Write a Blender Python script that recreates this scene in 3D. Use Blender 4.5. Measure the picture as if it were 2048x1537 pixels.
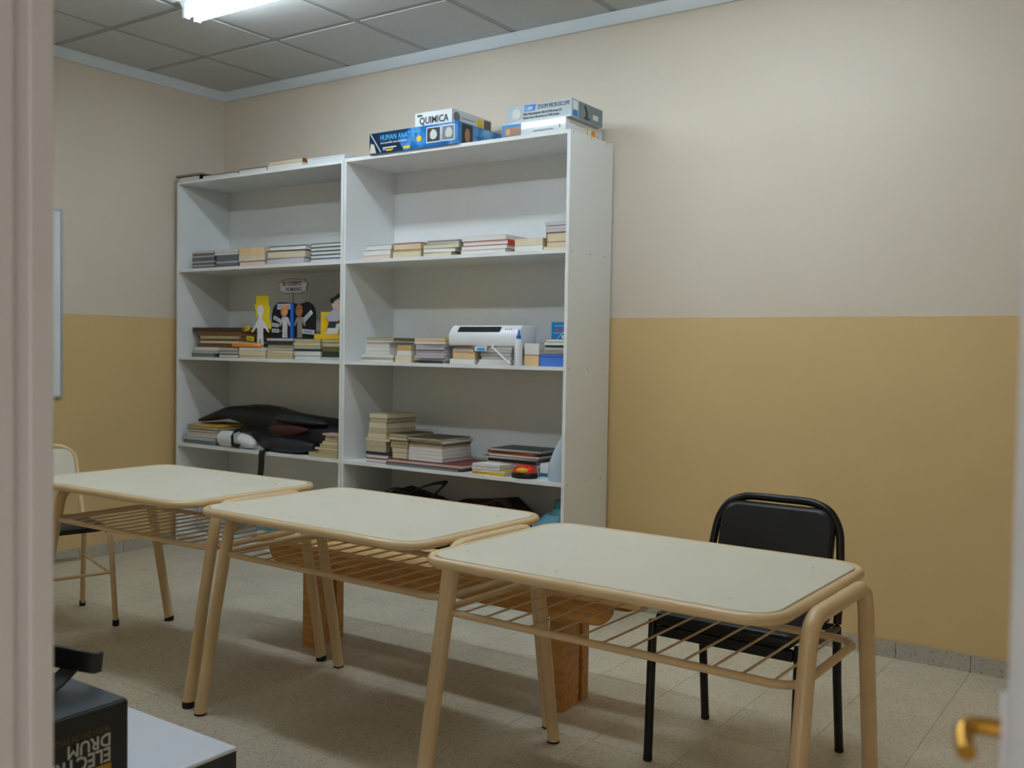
import bpy, bmesh, math, random
from mathutils import Vector, Matrix
random.seed(7)
S = bpy.context.scene
COL = S.collection
for o in list(bpy.data.objects):
    bpy.data.objects.remove(o)
# ------------------------------------------------------------------ camera, world, exposure
cd = bpy.data.cameras.new('camera'); cam = bpy.data.objects.new('camera', cd); COL.objects.link(cam)
cam.matrix_world = Matrix(((0.8228621, -0.0332319, 0.5672686, 5.41319), (0.5680044, 0.0192927, -0.8227993, -4.37431),
                           (0.0163990, 0.9992614, 0.0347511, 1.29597), (0, 0, 0, 1)))
cd.sensor_fit = 'HORIZONTAL'; cd.sensor_width = 36; cd.lens = 1957.22 / 2048 * 36
cd.clip_start = 0.02; cd.dof.use_dof = True; cd.dof.focus_distance = 3.4; cd.dof.aperture_fstop = 4.5
S.camera = cam
W = bpy.data.worlds.new('world'); S.world = W; W.use_nodes = True
W.node_tree.nodes['Background'].inputs[0].default_value = (1.0, 0.97, 0.95, 1)
W.node_tree.nodes['Background'].inputs[1].default_value = 0.5
S.view_settings.view_transform = 'Standard'; S.view_settings.look = 'None'
S.view_settings.gamma = 1; S.view_settings.use_curve_mapping = False
S.view_settings.exposure = 0.93
TUBE = 15.0
H = 3.0005          # ceiling height
XR, YF = 6.2, -4.6  # right wall, front wall

# ------------------------------------------------------------------ materials
def lin(c):
    return tuple((v / 12.92 if v <= 0.04045 else ((v + 0.055) / 1.055) ** 2.4) for v in (c[0] / 255, c[1] / 255, c[2] / 255)) + (1,)
MATS = {}
def mat(name, rgb, rough=0.5, metal=0, noise=0, scale=40, bump=0, spec=0.5, emit=0, trans=0, alpha=1, coat=0):
    if name in MATS: return MATS[name]
    m = bpy.data.materials.new(name); m.use_nodes = True; n = m.node_tree.nodes; l = m.node_tree.links
    b = n['Principled BSDF']; b.inputs['Base Color'].default_value = lin(rgb); b.inputs['Roughness'].default_value = rough
    b.inputs['Metallic'].default_value = metal; b.inputs['Specular IOR Level'].default_value = spec
    b.inputs['Coat Weight'].default_value = coat; b.inputs['Transmission Weight'].default_value = trans; b.inputs['Alpha'].default_value = alpha
    if emit:
        b.inputs['Emission Color'].default_value = lin(rgb); b.inputs['Emission Strength'].default_value = emit
    if noise or bump:
        t = n.new('ShaderNodeTexCoord'); x = n.new('ShaderNodeTexNoise'); x.inputs['Scale'].default_value = scale; x.inputs['Detail'].default_value = 5
        l.new(t.outputs['Object'], x.inputs['Vector'])
        if noise:
            r = n.new('ShaderNodeValToRGB'); c = lin(rgb)
            r.color_ramp.elements[0].position = 0.3; r.color_ramp.elements[1].position = 0.7
            r.color_ramp.elements[0].color = tuple(max(0, v * (1 - noise)) for v in c[:3]) + (1,)
            r.color_ramp.elements[1].color = tuple(min(1, v * (1 + noise * 0.6)) for v in c[:3]) + (1,)
            l.new(x.outputs['Fac'], r.inputs['Fac']); l.new(r.outputs['Color'], b.inputs['Base Color'])
        if bump:
            u = n.new('ShaderNodeBump'); u.inputs['Strength'].default_value = bump; u.inputs['Distance'].default_value = 0.002
            l.new(x.outputs['Fac'], u.inputs['Height']); l.new(u.outputs['Normal'], b.inputs['Normal'])
    MATS[name] = m
    return m

def wall_paint():
    m = bpy.data.materials.new('two_tone_wall_paint'); m.use_nodes = True; n = m.node_tree.nodes; l = m.node_tree.links
    b = n['Principled BSDF']; b.inputs['Roughness'].default_value = 0.5; b.inputs['Specular IOR Level'].default_value = 0.3
    g = n.new('ShaderNodeNewGeometry'); s = n.new('ShaderNodeSeparateXYZ'); l.new(g.outputs['Position'], s.inputs[0])
    x = n.new('ShaderNodeTexNoise'); x.inputs['Scale'].default_value = 1.6; x.inputs['Detail'].default_value = 3; l.new(g.outputs['Position'], x.inputs['Vector'])
    gt = n.new('ShaderNodeMath'); gt.operation = 'GREATER_THAN'; gt.inputs[1].default_value = 1.4664; l.new(s.outputs['Z'], gt.inputs[0])
    mx = n.new('ShaderNodeMix'); mx.data_type = 'RGBA'; l.new(gt.outputs[0], mx.inputs[0])
    mx.inputs[6].default_value = lin((224, 192, 138)); mx.inputs[7].default_value = lin((225, 212, 195))
    mr = n.new('ShaderNodeMapRange'); mr.inputs[3].default_value = 0.95; mr.inputs[4].default_value = 1.04; l.new(x.outputs['Fac'], mr.inputs[0])
    vm = n.new('ShaderNodeVectorMath'); vm.operation = 'SCALE'; l.new(mx.outputs[2], vm.inputs[0]); l.new(mr.outputs[0], vm.inputs['Scale'])
    l.new(vm.outputs[0], b.inputs['Base Color'])
    y = n.new('ShaderNodeTexNoise'); y.inputs['Scale'].default_value = 90; l.new(g.outputs['Position'], y.inputs['Vector'])
    u = n.new('ShaderNodeBump'); u.inputs['Strength'].default_value = 0.12; u.inputs['Distance'].default_value = 0.002
    l.new(y.outputs['Fac'], u.inputs['Height']); l.new(u.outputs['Normal'], b.inputs['Normal'])
    return m
def terrazzo(name, base, dark, rough):
    m = bpy.data.materials.new(name); m.use_nodes = True; n = m.node_tree.nodes; l = m.node_tree.links
    b = n['Principled BSDF']; b.inputs['Roughness'].default_value = rough; b.inputs['Specular IOR Level'].default_value = 0.4
    g = n.new('ShaderNodeNewGeometry')
    v = n.new('ShaderNodeTexVoronoi'); v.inputs['Scale'].default_value = 170; l.new(g.outputs['Position'], v.inputs['Vector'])
    x = n.new('ShaderNodeTexNoise'); x.inputs['Scale'].default_value = 3.5; x.inputs['Detail'].default_value = 4; l.new(g.outputs['Position'], x.inputs['Vector'])
    sp = n.new('ShaderNodeSeparateColor'); l.new(v.outputs['Color'], sp.inputs[0])
    r = n.new('ShaderNodeValToRGB'); e = r.color_ramp.elements
    e[0].position = 0.0; e[0].color = lin(dark); e[1].position = 0.22; e[1].color = lin(base)
    e2 = r.color_ramp.elements.new(0.9); e2.color = tuple(min(1, c * 1.12) for c in lin(base)[:3]) + (1,)
    l.new(sp.outputs[0], r.inputs['Fac'])
    mr = n.new('ShaderNodeMapRange'); mr.inputs[3].default_value = 0.82; mr.inputs[4].default_value = 1.12; l.new(x.outputs['Fac'], mr.inputs[0])
    vm = n.new('ShaderNodeVectorMath'); vm.operation = 'SCALE'; l.new(r.outputs['Color'], vm.inputs[0]); l.new(mr.outputs[0], vm.inputs['Scale'])
    l.new(vm.outputs[0], b.inputs['Base Color'])
    return m
def wood(name, a, bcol):
    m = bpy.data.materials.new(name); m.use_nodes = True; n = m.node_tree.nodes; l = m.node_tree.links
    b = n['Principled BSDF']; b.inputs['Roughness'].default_value = 0.45
    t = n.new('ShaderNodeTexCoord'); mp = n.new('ShaderNodeMapping'); mp.inputs['Scale'].default_value = (1.2, 14, 14); l.new(t.outputs['Object'], mp.inputs[0])
    x = n.new('ShaderNodeTexNoise'); x.inputs['Scale'].default_value = 4; x.inputs['Detail'].default_value = 6; x.inputs['Distortion'].default_value = 0.6; l.new(mp.outputs[0], x.inputs['Vector'])
    r = n.new('ShaderNodeValToRGB'); r.color_ramp.elements[0].position = 0.3; r.color_ramp.elements[1].position = 0.7
    r.color_ramp.elements[0].color = lin(bcol); r.color_ramp.elements[1].color = lin(a)
    l.new(x.outputs['Fac'], r.inputs['Fac']); l.new(r.outputs['Color'], b.inputs['Base Color'])
    return m
PAINT = wall_paint()
FLOOR = terrazzo('terrazzo_floor', (208, 198, 178), (182, 170, 148), 0.4)
SKIRT = terrazzo('terrazzo_skirting', (186, 178, 162), (150, 142, 128), 0.5)
GROUT = mat('floor_grout', (182, 172, 152), 0.9)
WHITE = mat('white_melamine', (236, 238, 238), 0.42, spec=0.4)
TRIM = mat('white_trim_paint', (225, 232, 236), 0.5)
PANEL = mat('ceiling_panel', (206, 208, 208), 0.9, noise=0.05, scale=60, bump=0.2)
GRID = mat('ceiling_grid_grey', (172, 175, 176), 0.6)
TUBEP = mat('cream_tube_enamel', (226, 196, 150), 0.32, noise=0.05, scale=9, coat=0.2)
TOP = mat('cream_desk_laminate', (221, 213, 194), 0.5, noise=0.025, scale=5, spec=0.35)
GROOVE = mat('brown_board_edge', (134, 88, 40), 0.7)
BLACKV = mat('black_vinyl', (15, 16, 18), 0.38, bump=0.25, scale=140)
BLACKM = mat('black_enamel', (13, 13, 14), 0.3)
RUBBER = mat('black_rubber', (18, 17, 16), 0.7)
STEEL = mat('steel', (190, 190, 188), 0.35, metal=0.8)
BRASS = mat('brass', (196, 146, 60), 0.25, metal=1)
DOORP = mat('off_white_door_paint', (226, 219, 215), 0.45)
DOORW = mat('white_door_paint', (222, 222, 224), 0.45)
BENCH = wood('varnished_pine', (222, 168, 92), (186, 128, 62))
BENCHT = wood('pale_pine_top', (226, 184, 128), (204, 154, 92))

# ------------------------------------------------------------------ mesh helpers
class MB:
    def __init__(s): s.v = []; s.f = []; s.m = []
    def add(s, vs, fs, mi=0):
        k = len(s.v); s.v += [tuple(v) for v in vs]; s.f += [tuple(i + k for i in f) for f in fs]; s.m += [mi] * len(fs); return s
    def box(s, x0, x1, y0, y1, z0, z1, mi=0):
        return s.add([(x0, y0, z0), (x1, y0, z0), (x1, y1, z0), (x0, y1, z0), (x0, y0, z1), (x1, y0, z1), (x1, y1, z1), (x0, y1, z1)],
                     [(0, 3, 2, 1), (4, 5, 6, 7), (0, 1, 5, 4), (1, 2, 6, 5), (2, 3, 7, 6), (3, 0, 4, 7)], mi)
    def prism(s, poly, a, b, axis='z', mi=0):      # poly: list of 2-D points, extruded a..b along axis
        def P(p, t): return {'z': (p[0], p[1], t), 'y': (p[0], t, p[1]), 'x': (t, p[0], p[1])}[axis]
        n = len(poly)
        vs = [P(p, a) for p in poly] + [P(p, b) for p in poly]
        fs = [tuple(range(n - 1, -1, -1)), tuple(range(n, 2 * n))] + [(i, (i + 1) % n, n + (i + 1) % n, n + i) for i in range(n)]
        return s.add(vs, fs, mi)
    def tube(s, path, r, seg=12, closed=False, mi=0):
        P = [Vector(p) for p in path]; n = len(P); rings = []
        rr = r if isinstance(r, (list, tuple)) else [r] * n
        T = []
        for i in range(n):
            a = P[(i - 1) % n] if closed or i > 0 else P[i]; b = P[(i + 1) % n] if closed or i < n - 1 else P[i]
            T.append((b - a).normalized())
        u = Vector((0, 0, 1)) if abs(T[0].z) < 0.9 else Vector((1, 0, 0))
        N = (u - T[0] * u.dot(T[0])).normalized()
        for i in range(n):
            N = (N - T[i] * N.dot(T[i])).normalized(); B = T[i].cross(N)
            rings.append([P[i] + (N * math.cos(2 * math.pi * k / seg) + B * math.sin(2 * math.pi * k / seg)) * rr[i] for k in range(seg)])
        vs = [v for g in rings for v in g]; fs = []
        for i in range(n if closed else n - 1):
            j = (i + 1) % n
            fs += [(i * seg + k, i * seg + (k + 1) % seg, j * seg + (k + 1) % seg, j * seg + k) for k in range(seg)]
        if not closed:
            fs += [tuple(range(seg - 1, -1, -1)), tuple((n - 1) * seg + k for k in range(seg))]
        return s.add(vs, fs, mi)
    def lathe(s, prof, seg=20, c=(0, 0, 0), mi=0):  # prof: (r, z) from bottom to top
        vs = []; fs = []; n = len(prof)
        for r, z in prof:
            vs += [(c[0] + r * math.cos(2 * math.pi * k / seg), c[1] + r * math.sin(2 * math.pi * k / seg), c[2] + z) for k in range(seg)]
        for i in range(n - 1):
            fs += [(i * seg + k, i * seg + (k + 1) % seg, (i + 1) * seg + (k + 1) % seg, (i + 1) * seg + k) for k in range(seg)]
        fs += [tuple(range(seg - 1, -1, -1)), tuple((n - 1) * seg + k for k in range(seg))]
        return s.add(vs, fs, mi)
    def loft(s, st, seg=24, ex=2.6, wob=0.0, seed=1, mi=0):  # st: (x, yc, zc, hy, hz[, floor z]); cloth-like body along x
        rnd = random.Random(seed); ph = [rnd.uniform(0, 6.28) for _ in range(8)]
        vs = []; fs = []; n = len(st)
        for i, q in enumerate(st):
            x, yc, zc, hy, hz = q[:5]
            for k in range(seg):
                a = 2 * math.pi * k / seg; c, d = math.cos(a), math.sin(a)
                w = 1 + wob * (math.sin(3 * a + ph[0] + i * 0.9) + 0.7 * math.sin(5 * a + ph[1] - i * 1.7) + 0.6 * math.sin(2 * a + ph[2] + i * 2.3))
                y = yc + hy * w * math.copysign(abs(c) ** (2 / ex), c); z = zc + hz * w * math.copysign(abs(d) ** (2 / ex), d)
                if len(q) > 5: z = max(z, q[5])
                vs.append((x, y, z))
        for i in range(n - 1):
            fs += [(i * seg + k, (i + 1) * seg + k, (i + 1) * seg + (k + 1) % seg, i * seg + (k + 1) % seg) for k in range(seg)]
        fs += [tuple(range(seg)), tuple((n - 1) * seg + k for k in range(seg - 1, -1, -1))]
        return s.add(vs, fs, mi)
    def build(s, name, m, parent=None, smooth=False, bevel=0, loc=None, rot=0, subsurf=0, mats=None):
        me = bpy.data.meshes.new(name); me.from_pydata([tuple(v) for v in s.v], [], s.f)
        for q in (mats or [m]): me.materials.append(q)
        if mats: me.polygons.foreach_set('material_index', s.m)
        bm = bmesh.new(); bm.from_mesh(me); bmesh.ops.recalc_face_normals(bm, faces=bm.faces)
        if bevel: bmesh.ops.bevel(bm, geom=[e for e in bm.edges if e.calc_face_angle(0) > 0.5], offset=bevel, segments=2 if bevel < 0.006 else 4, profile=0.5, affect='EDGES', clamp_overlap=True)
        bm.to_mesh(me); bm.free()
        if smooth:
            me.polygons.foreach_set('use_smooth', [True] * len(me.polygons))
            if smooth != 'full': me.set_sharp_from_angle(angle=math.radians(40))
        o = bpy.data.objects.new(name, me); COL.objects.link(o)
        if parent: o.parent = parent
        if loc: o.location = loc
        if rot: o.rotation_euler.z = rot
        if subsurf:
            md = o.modifiers.new('sub', 'SUBSURF'); md.levels = subsurf; md.render_levels = subsurf
        return o
USED = {}
def tag(o, label, cat, group=None):
    if label in USED: print('DUP LABEL', label)
    USED[label] = 1
    o['label'] = label; o['category'] = cat
    if group: o['group'] = group
    return o
def thing(name, label, cat, loc=(0, 0, 0), rot=0, group=None):
    o = bpy.data.objects.new(name, None); o.empty_display_size = 0.05; COL.objects.link(o)
    o.location = loc; o.rotation_euler.z = rot
    return tag(o, label, cat, group)
def struct(o, **k):
    o['kind'] = 'structure'
    for a, b in k.items(): o[a] = b
    return o
def inst(o, parent, loc=None, rot=None):
    c = o.copy(); COL.objects.link(c); c.parent = parent
    if loc is not None: c.location = loc
    if rot is not None: c.rotation_euler = rot
    return c
def copy_tree(o, parent=None):
    c = o.copy(); COL.objects.link(c); c.parent = parent
    for ch in list(o.children): copy_tree(ch, c)
    return c
def arc(cx, cy, r, a0, a1, n=6):
    return [(cx + r * math.cos(math.radians(a0 + (a1 - a0) * i / n)), cy + r * math.sin(math.radians(a0 + (a1 - a0) * i / n))) for i in range(n + 1)]
def rrect(x0, x1, y0, y1, r, n=6):
    return arc(x1 - r, y0 + r, r, -90, 0, n) + arc(x1 - r, y1 - r, r, 0, 90, n) + arc(x0 + r, y1 - r, r, 90, 180, n) + arc(x0 + r, y0 + r, r, 180, 270, n)
def smoothpath(pts, n=8):                            # Catmull-Rom
    P = [Vector(p) for p in pts]; P = [2 * P[0] - P[1]] + P + [2 * P[-1] - P[-2]]; out = []
    for i in range(1, len(P) - 2):
        for k in range(n):
            t = k / n; a, b, c, d = P[i - 1:i + 3]
            out.append(0.5 * (2 * b + (c - a) * t + (2 * a - 5 * b + 4 * c - d) * t * t + (3 * b - a - 3 * c + d) * t ** 3))
    return out + [P[-2]]
def ribbon(path, w, t, wdir):                        # flat band along a path, width along wdir
    mb = MB(); P = [Vector(p) for p in path]; wd = Vector(wdir).normalized() * (w / 2); vs = []
    for i, p in enumerate(P):
        T = (P[min(i + 1, len(P) - 1)] - P[max(i - 1, 0)]).normalized(); N = T.cross(wd).normalized() * (t / 2)
        vs += [p - wd - N, p + wd - N, p + wd + N, p - wd + N]
    fs = [(0, 1, 2, 3), tuple(len(vs) - 4 + k for k in (3, 2, 1, 0))]
    for i in range(len(P) - 1):
        a = i * 4; fs += [(a + k, a + (k + 1) % 4, a + 4 + (k + 1) % 4, a + 4 + k) for k in range(4)]
    return mb.add(vs, fs)
def lettering(s, size, origin, right, up, m, parent, bold=False, name='lettering', wscale=1.0, shear=0.0, label=None):
    cu = bpy.data.curves.new('txt', 'FONT'); cu.body = s; cu.size = size; cu.extrude = 0.0004; cu.resolution_u = 2; cu.shear = shear
    if bold: cu.offset = size * 0.018
    t = bpy.data.objects.new('txt', cu); COL.objects.link(t)
    dg = bpy.context.evaluated_depsgraph_get(); me = bpy.data.meshes.new_from_object(t.evaluated_get(dg))
    bpy.data.objects.remove(t); bpy.data.curves.remove(cu)
    R = Vector(right).normalized(); U = Vector(up).normalized(); N = R.cross(U)
    M = Matrix(((R.x * wscale, U.x, N.x, origin[0]), (R.y * wscale, U.y, N.y, origin[1]), (R.z * wscale, U.z, N.z, origin[2]), (0, 0, 0, 1)))
    me.transform(M); me.materials.clear(); me.materials.append(m)
    o = bpy.data.objects.new(name, me); COL.objects.link(o); o.parent = parent
    if label: o['label'] = label
    return o

# ------------------------------------------------------------------ room shell
struct(MB().box(-0.15, XR + 0.15, 0, 0.15, -0.05, H + 0.15).build('wall_back', PAINT))
struct(MB().box(-0.15, 0, YF - 0.15, 0, -0.05, H + 0.15).build('wall_left', PAINT))
struct(MB().box(XR, XR + 0.15, YF - 0.15, 0, -0.05, H + 0.15).build('wall_right', PAINT))
mb = MB().box(0, 4.38, YF - 0.15, YF, -0.05, H + 0.15).box(5.50, XR, YF - 0.15, YF, -0.05, H + 0.15).box(4.38, 5.50, YF - 0.15, YF, 2.15, H + 0.15)
struct(mb.build('wall_front', PAINT))
fl = struct(MB().box(-0.15, XR + 0.15, YF - 1.6, 0.15, -0.1, -0.002).build('floor', GROUT))
T = 0.30; OX = 4.72 - 15 * T; OY = -1.27 + 4 * T
proto = None
rest = MB(); g = 0.0007
xs = [OX + T * i for i in range(-1, 22)]; ys = [OY - T * j for j in range(-1, 22)]
for x in xs:
    for y in ys:
        x0, x1, y1, y0 = max(x, 0), min(x + T, XR), min(y, 0), max(y - T, YF - 1.5)
        if x1 - x0 < 0.02 or y1 - y0 < 0.02: continue
        if y > -3.4 and x < 5.3:
            full = x1 - x0 > T - 0.001 and y1 - y0 > T - 0.001
            if full and proto:
                c = inst(proto, fl, loc=(x0, y0, 0)); continue
            b = MB().box(g, x1 - x0 - g, g, y1 - y0 - g, -0.002, 0).build('tile', FLOOR, fl, loc=(x0, y0, 0), bevel=0.0006 if False else 0)
            if full and not proto: proto = b
        else:
            rest.box(x0 + g, x1 - g, y0 + g, y1 - g, -0.002, 0)
r_ = rest.build('outer_tiles', FLOOR, fl); r_['kind'] = 'stuff'

ce = struct(MB().box(-0.15, XR + 0.15, YF - 0.15, 0.15, H + 0.004, H + 0.15).build('ceiling', GRID))
T = 0.61; proto = None; gx = 0.021
for i in range(-1, 10):
    for j in range(-1, 8):
        x0, x1 = max(0.558 + T * i, 0), min(0.558 + T * (i + 1), XR); y1, y0 = min(-0.602 - T * j, 0), max(-0.602 - T * (j + 1), YF)
        if x1 - x0 < 0.03 or y1 - y0 < 0.03: continue
        full = x1 - x0 > T - 0.001 and y1 - y0 > T - 0.001
        if full and proto: inst(proto, ce, loc=(x0, y0, H)); continue
        b = MB().box(gx, x1 - x0 - gx, gx, y1 - y0 - gx, 0, 0.004).build('panel', PANEL, ce, loc=(x0, y0, H))
        if full and not proto: proto = b
# cornice
struct(MB().box(0, XR, -0.018, 0, H - 0.066, H).build('trim_1', TRIM))
struct(MB().box(0, 0.018, YF, -0.018, H - 0.066, H).build('trim_2', TRIM))
# skirting of terrazzo pieces
def skirting(name, length, place):
    sk = struct(MB().box(0, length, -0.008, 0, 0, 0.068).build(name, GROUT)); place(sk)
    n = int(length / 0.295) + 1
    for k in range(n):
        a, b = k * 0.295 + 0.0015, min((k + 1) * 0.295, length) - 0.0015
        if b - a > 0.02: MB().box(a, b, -0.014, -0.008, 0, 0.072).build('tile', SKIRT, sk)
def pb(o): o.location = (0.0, 0, 0)
def pl(o): o.rotation_euler.z = math.pi / 2; o.location = (0, YF, 0)
skirting('baseboard_back', XR, pb); skirting('baseboard_left', -YF - 0.02, pl)

# doorway leaves (open inwards), the camera stands between them
d1 = struct(MB().box(4.402, 4.436, YF, -3.806, 0.01, 2.12).build('door_1', DOORP, bevel=0.002))
MB().box(4.436, 4.442, -3.832, -3.806, 0.01, 2.12).build('edge_strip', DOORP, d1, bevel=0.002)
MB().box(4.436, 4.4415, -4.5, -3.8475, 0.01, 2.12).build('face_panel', DOORP, d1, bevel=0.002)
d2 = struct(bpy.data.objects.new('door_2', None)); COL.objects.link(d2)
d2.location = (5.318, -3.622, 0)
ang = math.atan2(-4.56 + 3.622, 5.452 - 5.318); d2.rotation_euler.z = ang      # local +x runs from free edge to hinge
MB().box(0, 0.945, 0.0, 0.036, 0.01, 2.12).build('leaf', DOORW, d2, bevel=0.002)
hb = MB().box(0.012, 0.05, -0.004, 0, 0.86, 1.068).build('lock_plate', DOORW, d2, bevel=0.0015)
hp = smoothpath([(0.030, -0.003, 1.047), (0.030, -0.014, 1.047), (0.031, -0.021, 1.0465), (0.036, -0.0255, 1.0455), (0.045, -0.0265, 1.044), (0.056, -0.0255, 1.042), (0.066, -0.0235, 1.040)], 6)
hn = MB().tube(hp, 0.0062, 12).build('handle', BRASS, d2, smooth=True)
# ------------------------------------------------------------------ ceiling lamps
LAMPW = mat('lamp_white_enamel', (236, 240, 244), 0.4); SOCK = mat('lamp_holder_white', (235, 240, 248), 0.3)
GLOW = mat('fluorescent_tube', (255, 255, 255), 0.3)
b = GLOW.node_tree.nodes['Principled BSDF']; b.inputs['Emission Color'].default_value = (0.805, 0.93, 1.0, 1); b.inputs['Emission Strength'].default_value = TUBE
def lamp(label, x0, yc):
    t = thing('ceiling_lamp', label, 'lamp', (x0, yc, H), group='twin tube ceiling lamps')
    MB().prism([(-0.065, 0), (0.065, 0), (0.045, -0.035), (-0.045, -0.035)], 0.0, 1.24, 'x').build('channel', LAMPW, t, bevel=0.002)
    for y in (-0.034, 0.034):
        MB().tube([(0.03, y, -0.062), (1.21, y, -0.062)], 0.0145, 14).build('tube', GLOW, t, smooth=True)
        for x in (0.004, 1.212):
            MB().box(x, x + 0.022, y - 0.017, y + 0.017, -0.082, -0.036).build('tube_holder', SOCK, t, bevel=0.004)
    return t
lamp('twin tube ceiling lamp whose left end is in view', 1.235, -1.215)
lamp('unseen twin tube ceiling lamp above the leftmost desk, nearer the doorway', 1.235, -2.45)
lamp('unseen twin tube ceiling lamp continuing the visible lamp to the right', 3.285, -1.215)
lamp('unseen twin tube ceiling lamp to the right of the unseen one nearer the doorway', 3.285, -2.45)

# ------------------------------------------------------------------ whiteboard on the left wall
wb = thing('whiteboard', 'white marker board on left wall, mostly hidden by the door edge', 'board', (0, -2.0, 0.977))
MB().box(0.004, 0.014, -1.0, 0.82, 0.012, 1.08).build('writing_surface', mat('board_white', (238, 242, 246), 0.25), wb)
fr = mat('board_aluminium', (205, 210, 216), 0.4, metal=0.5)
for q in ((-1.012, 0.832, 0, 0.012), (-1.012, 0.832, 1.08, 1.092)): MB().box(0.001, 0.02, q[0], q[1], q[2], q[3]).build('frame_bar', fr, wb)
for q in ((-1.012, -1.0), (0.82, 0.832)): MB().box(0.001, 0.02, q[0], q[1], 0.012, 1.08).build('frame_bar', fr, wb)

# ------------------------------------------------------------------ bookcases
Z1, Z2, Z3 = 1.758, 1.2015, 0.6475; YFR = -0.431; BT = 0.018
def bookcase(label, x0, x1, zt):
    t = thing('bookcase', label, 'bookcase', (x0, 0, 0)); w = x1 - x0
    for a in (0, w - BT): MB().box(a, a + BT, YFR, -0.02, 0, zt - BT).build('side_panel', WHITE, t)
    MB().box(0, w, YFR, -0.02, zt - BT, zt).build('top_panel', WHITE, t)
    for z in (Z1, Z2, Z3, 0.075): MB().box(BT, w - BT, YFR, -0.027, z, z + BT).build('shelf', WHITE, t)
    MB().box(BT, w - BT, YFR + 0.02, YFR + 0.038, 0, 0.075).build('plinth', WHITE, t)
    MB().box(BT, w - BT, -0.027, -0.0205, 0.0, zt - BT).build('back_panel', WHITE, t)
    return t
bl = bookcase('left white melamine bookcase in the corner, standing slightly lower', 0.0773, 1.5415, 2.3310)
br = bookcase('right white melamine bookcase beside bare wall, game boxes on top', 1.5445, 3.0048, 2.3350)
sp = None
DOT = mat('screw_dark', (70, 68, 64), 0.5)
w = 3.0048 - 1.5445
for z in (2.327, Z1 + 0.009, Z2 + 0.009, Z3 + 0.009):
    for y in (-0.405, -0.235, -0.085):
        if sp: inst(sp, br, loc=(w, y, z))
        else: sp = MB().tube([(-0.002, 0, 0), (0.0006, 0, 0)], 0.003, 8).build('screw', DOT, br, loc=(w, y, z))

# ------------------------------------------------------------------ school desks
DZ = 0.735; DL, DD = 1.028, 0.715
def desk(loc, a, lab, inset, cap=0.006):
    t = thing('school_desk', lab, 'desk', loc, math.radians(a), 'cream school desks in a row')
    hx, hy = DL / 2, DD / 2; rr = 0.014
    rail = [(x, y, DZ - 0.015) for x, y in rrect(-hx + rr, hx - rr, -hy + rr, hy - rr, 0.085, 8)]
    MB().tube(rail, rr, 14, closed=True).build('edge_rail', TUBEP, t, smooth=True)
    tp = rrect(-hx + 0.0265, hx - 0.0265, -hy + 0.0265, hy - 0.0265, 0.073, 8)
    top = MB().prism(tp, DZ - 0.020, DZ - 0.002, 'z').build('tabletop', TOP, t, bevel=0.0015)
    gr = rrect(-hx + 0.021, hx - 0.021, -hy + 0.021, hy - 0.021, 0.078, 8)
    MB().prism(gr, DZ - 0.019, DZ - 0.0065, 'z').build('board_edge', GROOVE, t)
    for x, y in ((-0.43, -0.22), (-0.1, -0.27), (0.36, -0.24), (-0.05, 0.27), (0.40, 0.2)):
        MB().lathe([(0.0036, 0), (0.0036, 0.0008), (0.002, 0.0014)], 8, (x, y, DZ - 0.002)).build('screw', STEEL, t)
    # leg frames: two trapezoid hoops in the y-z plane
    R = 0.0205
    for side, x, zc in ((-1, -hx + inset, DZ - 0.052), (1, hx + 0.021, DZ - 0.028)):
        for sy in (-1, 1):
            pts = [(x, sy * 0.3310, 0.0035), (x, sy * 0.3300, 0.022), (x, sy * 0.3265, 0.04), (x, sy * 0.268, 0.36), (x, sy * 0.2165, zc - 0.065)]
            pts += [(x, sy * (0.150 + 0.062 * math.cos(math.radians(a))), zc - 0.055 + 0.055 * math.sin(math.radians(a))) for a in (10, 25, 40, 55, 70, 85, 90)]
            pts += [(x, 0, zc)]
            lg = MB().tube(pts, R, 14).build('leg', TUBEP, t, smooth=True)
            MB().lathe([(0.0190, 0), (0.0211, 0.001), (0.0211, cap), (0.0204, cap + 0.001)], 14, (x, sy * 0.3310, 0)).build('foot_cap', RUBBER, lg, smooth=True)
    zr = 0.552; x0, x1 = -hx + inset - 0.005, hx + 0.0
    rk = MB().tube([(x, y, zr) for x, y in rrect(x0 - 0.02, x1, -0.226, 0.226, 0.06, 6)], 0.0105, 10, closed=True).build('rack', TUBEP, t, smooth=True)
    n = 13
    for k in range(n):
        x = x0 + 0.055 + k * (x1 - x0 - 0.11) / (n - 1)
        MB().tube([(x, -0.226, zr + 0.004), (x, 0.226, zr + 0.004)], 0.0034, 6).build('wire', TUBEP, rk, smooth=True)
    return t
desk((1.975, -1.852, 0), 0.8, 'cream school desk, leftmost of the row and partly behind the door edge', 0.06, 0.022)
desk((3.102, -1.875, 0), -1.4, 'cream school desk in the middle of the row of three', 0.026)
desk((4.212, -1.996, 0), -1.4, 'cream school desk nearest the camera, in front of the black chair', 0.02)

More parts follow.
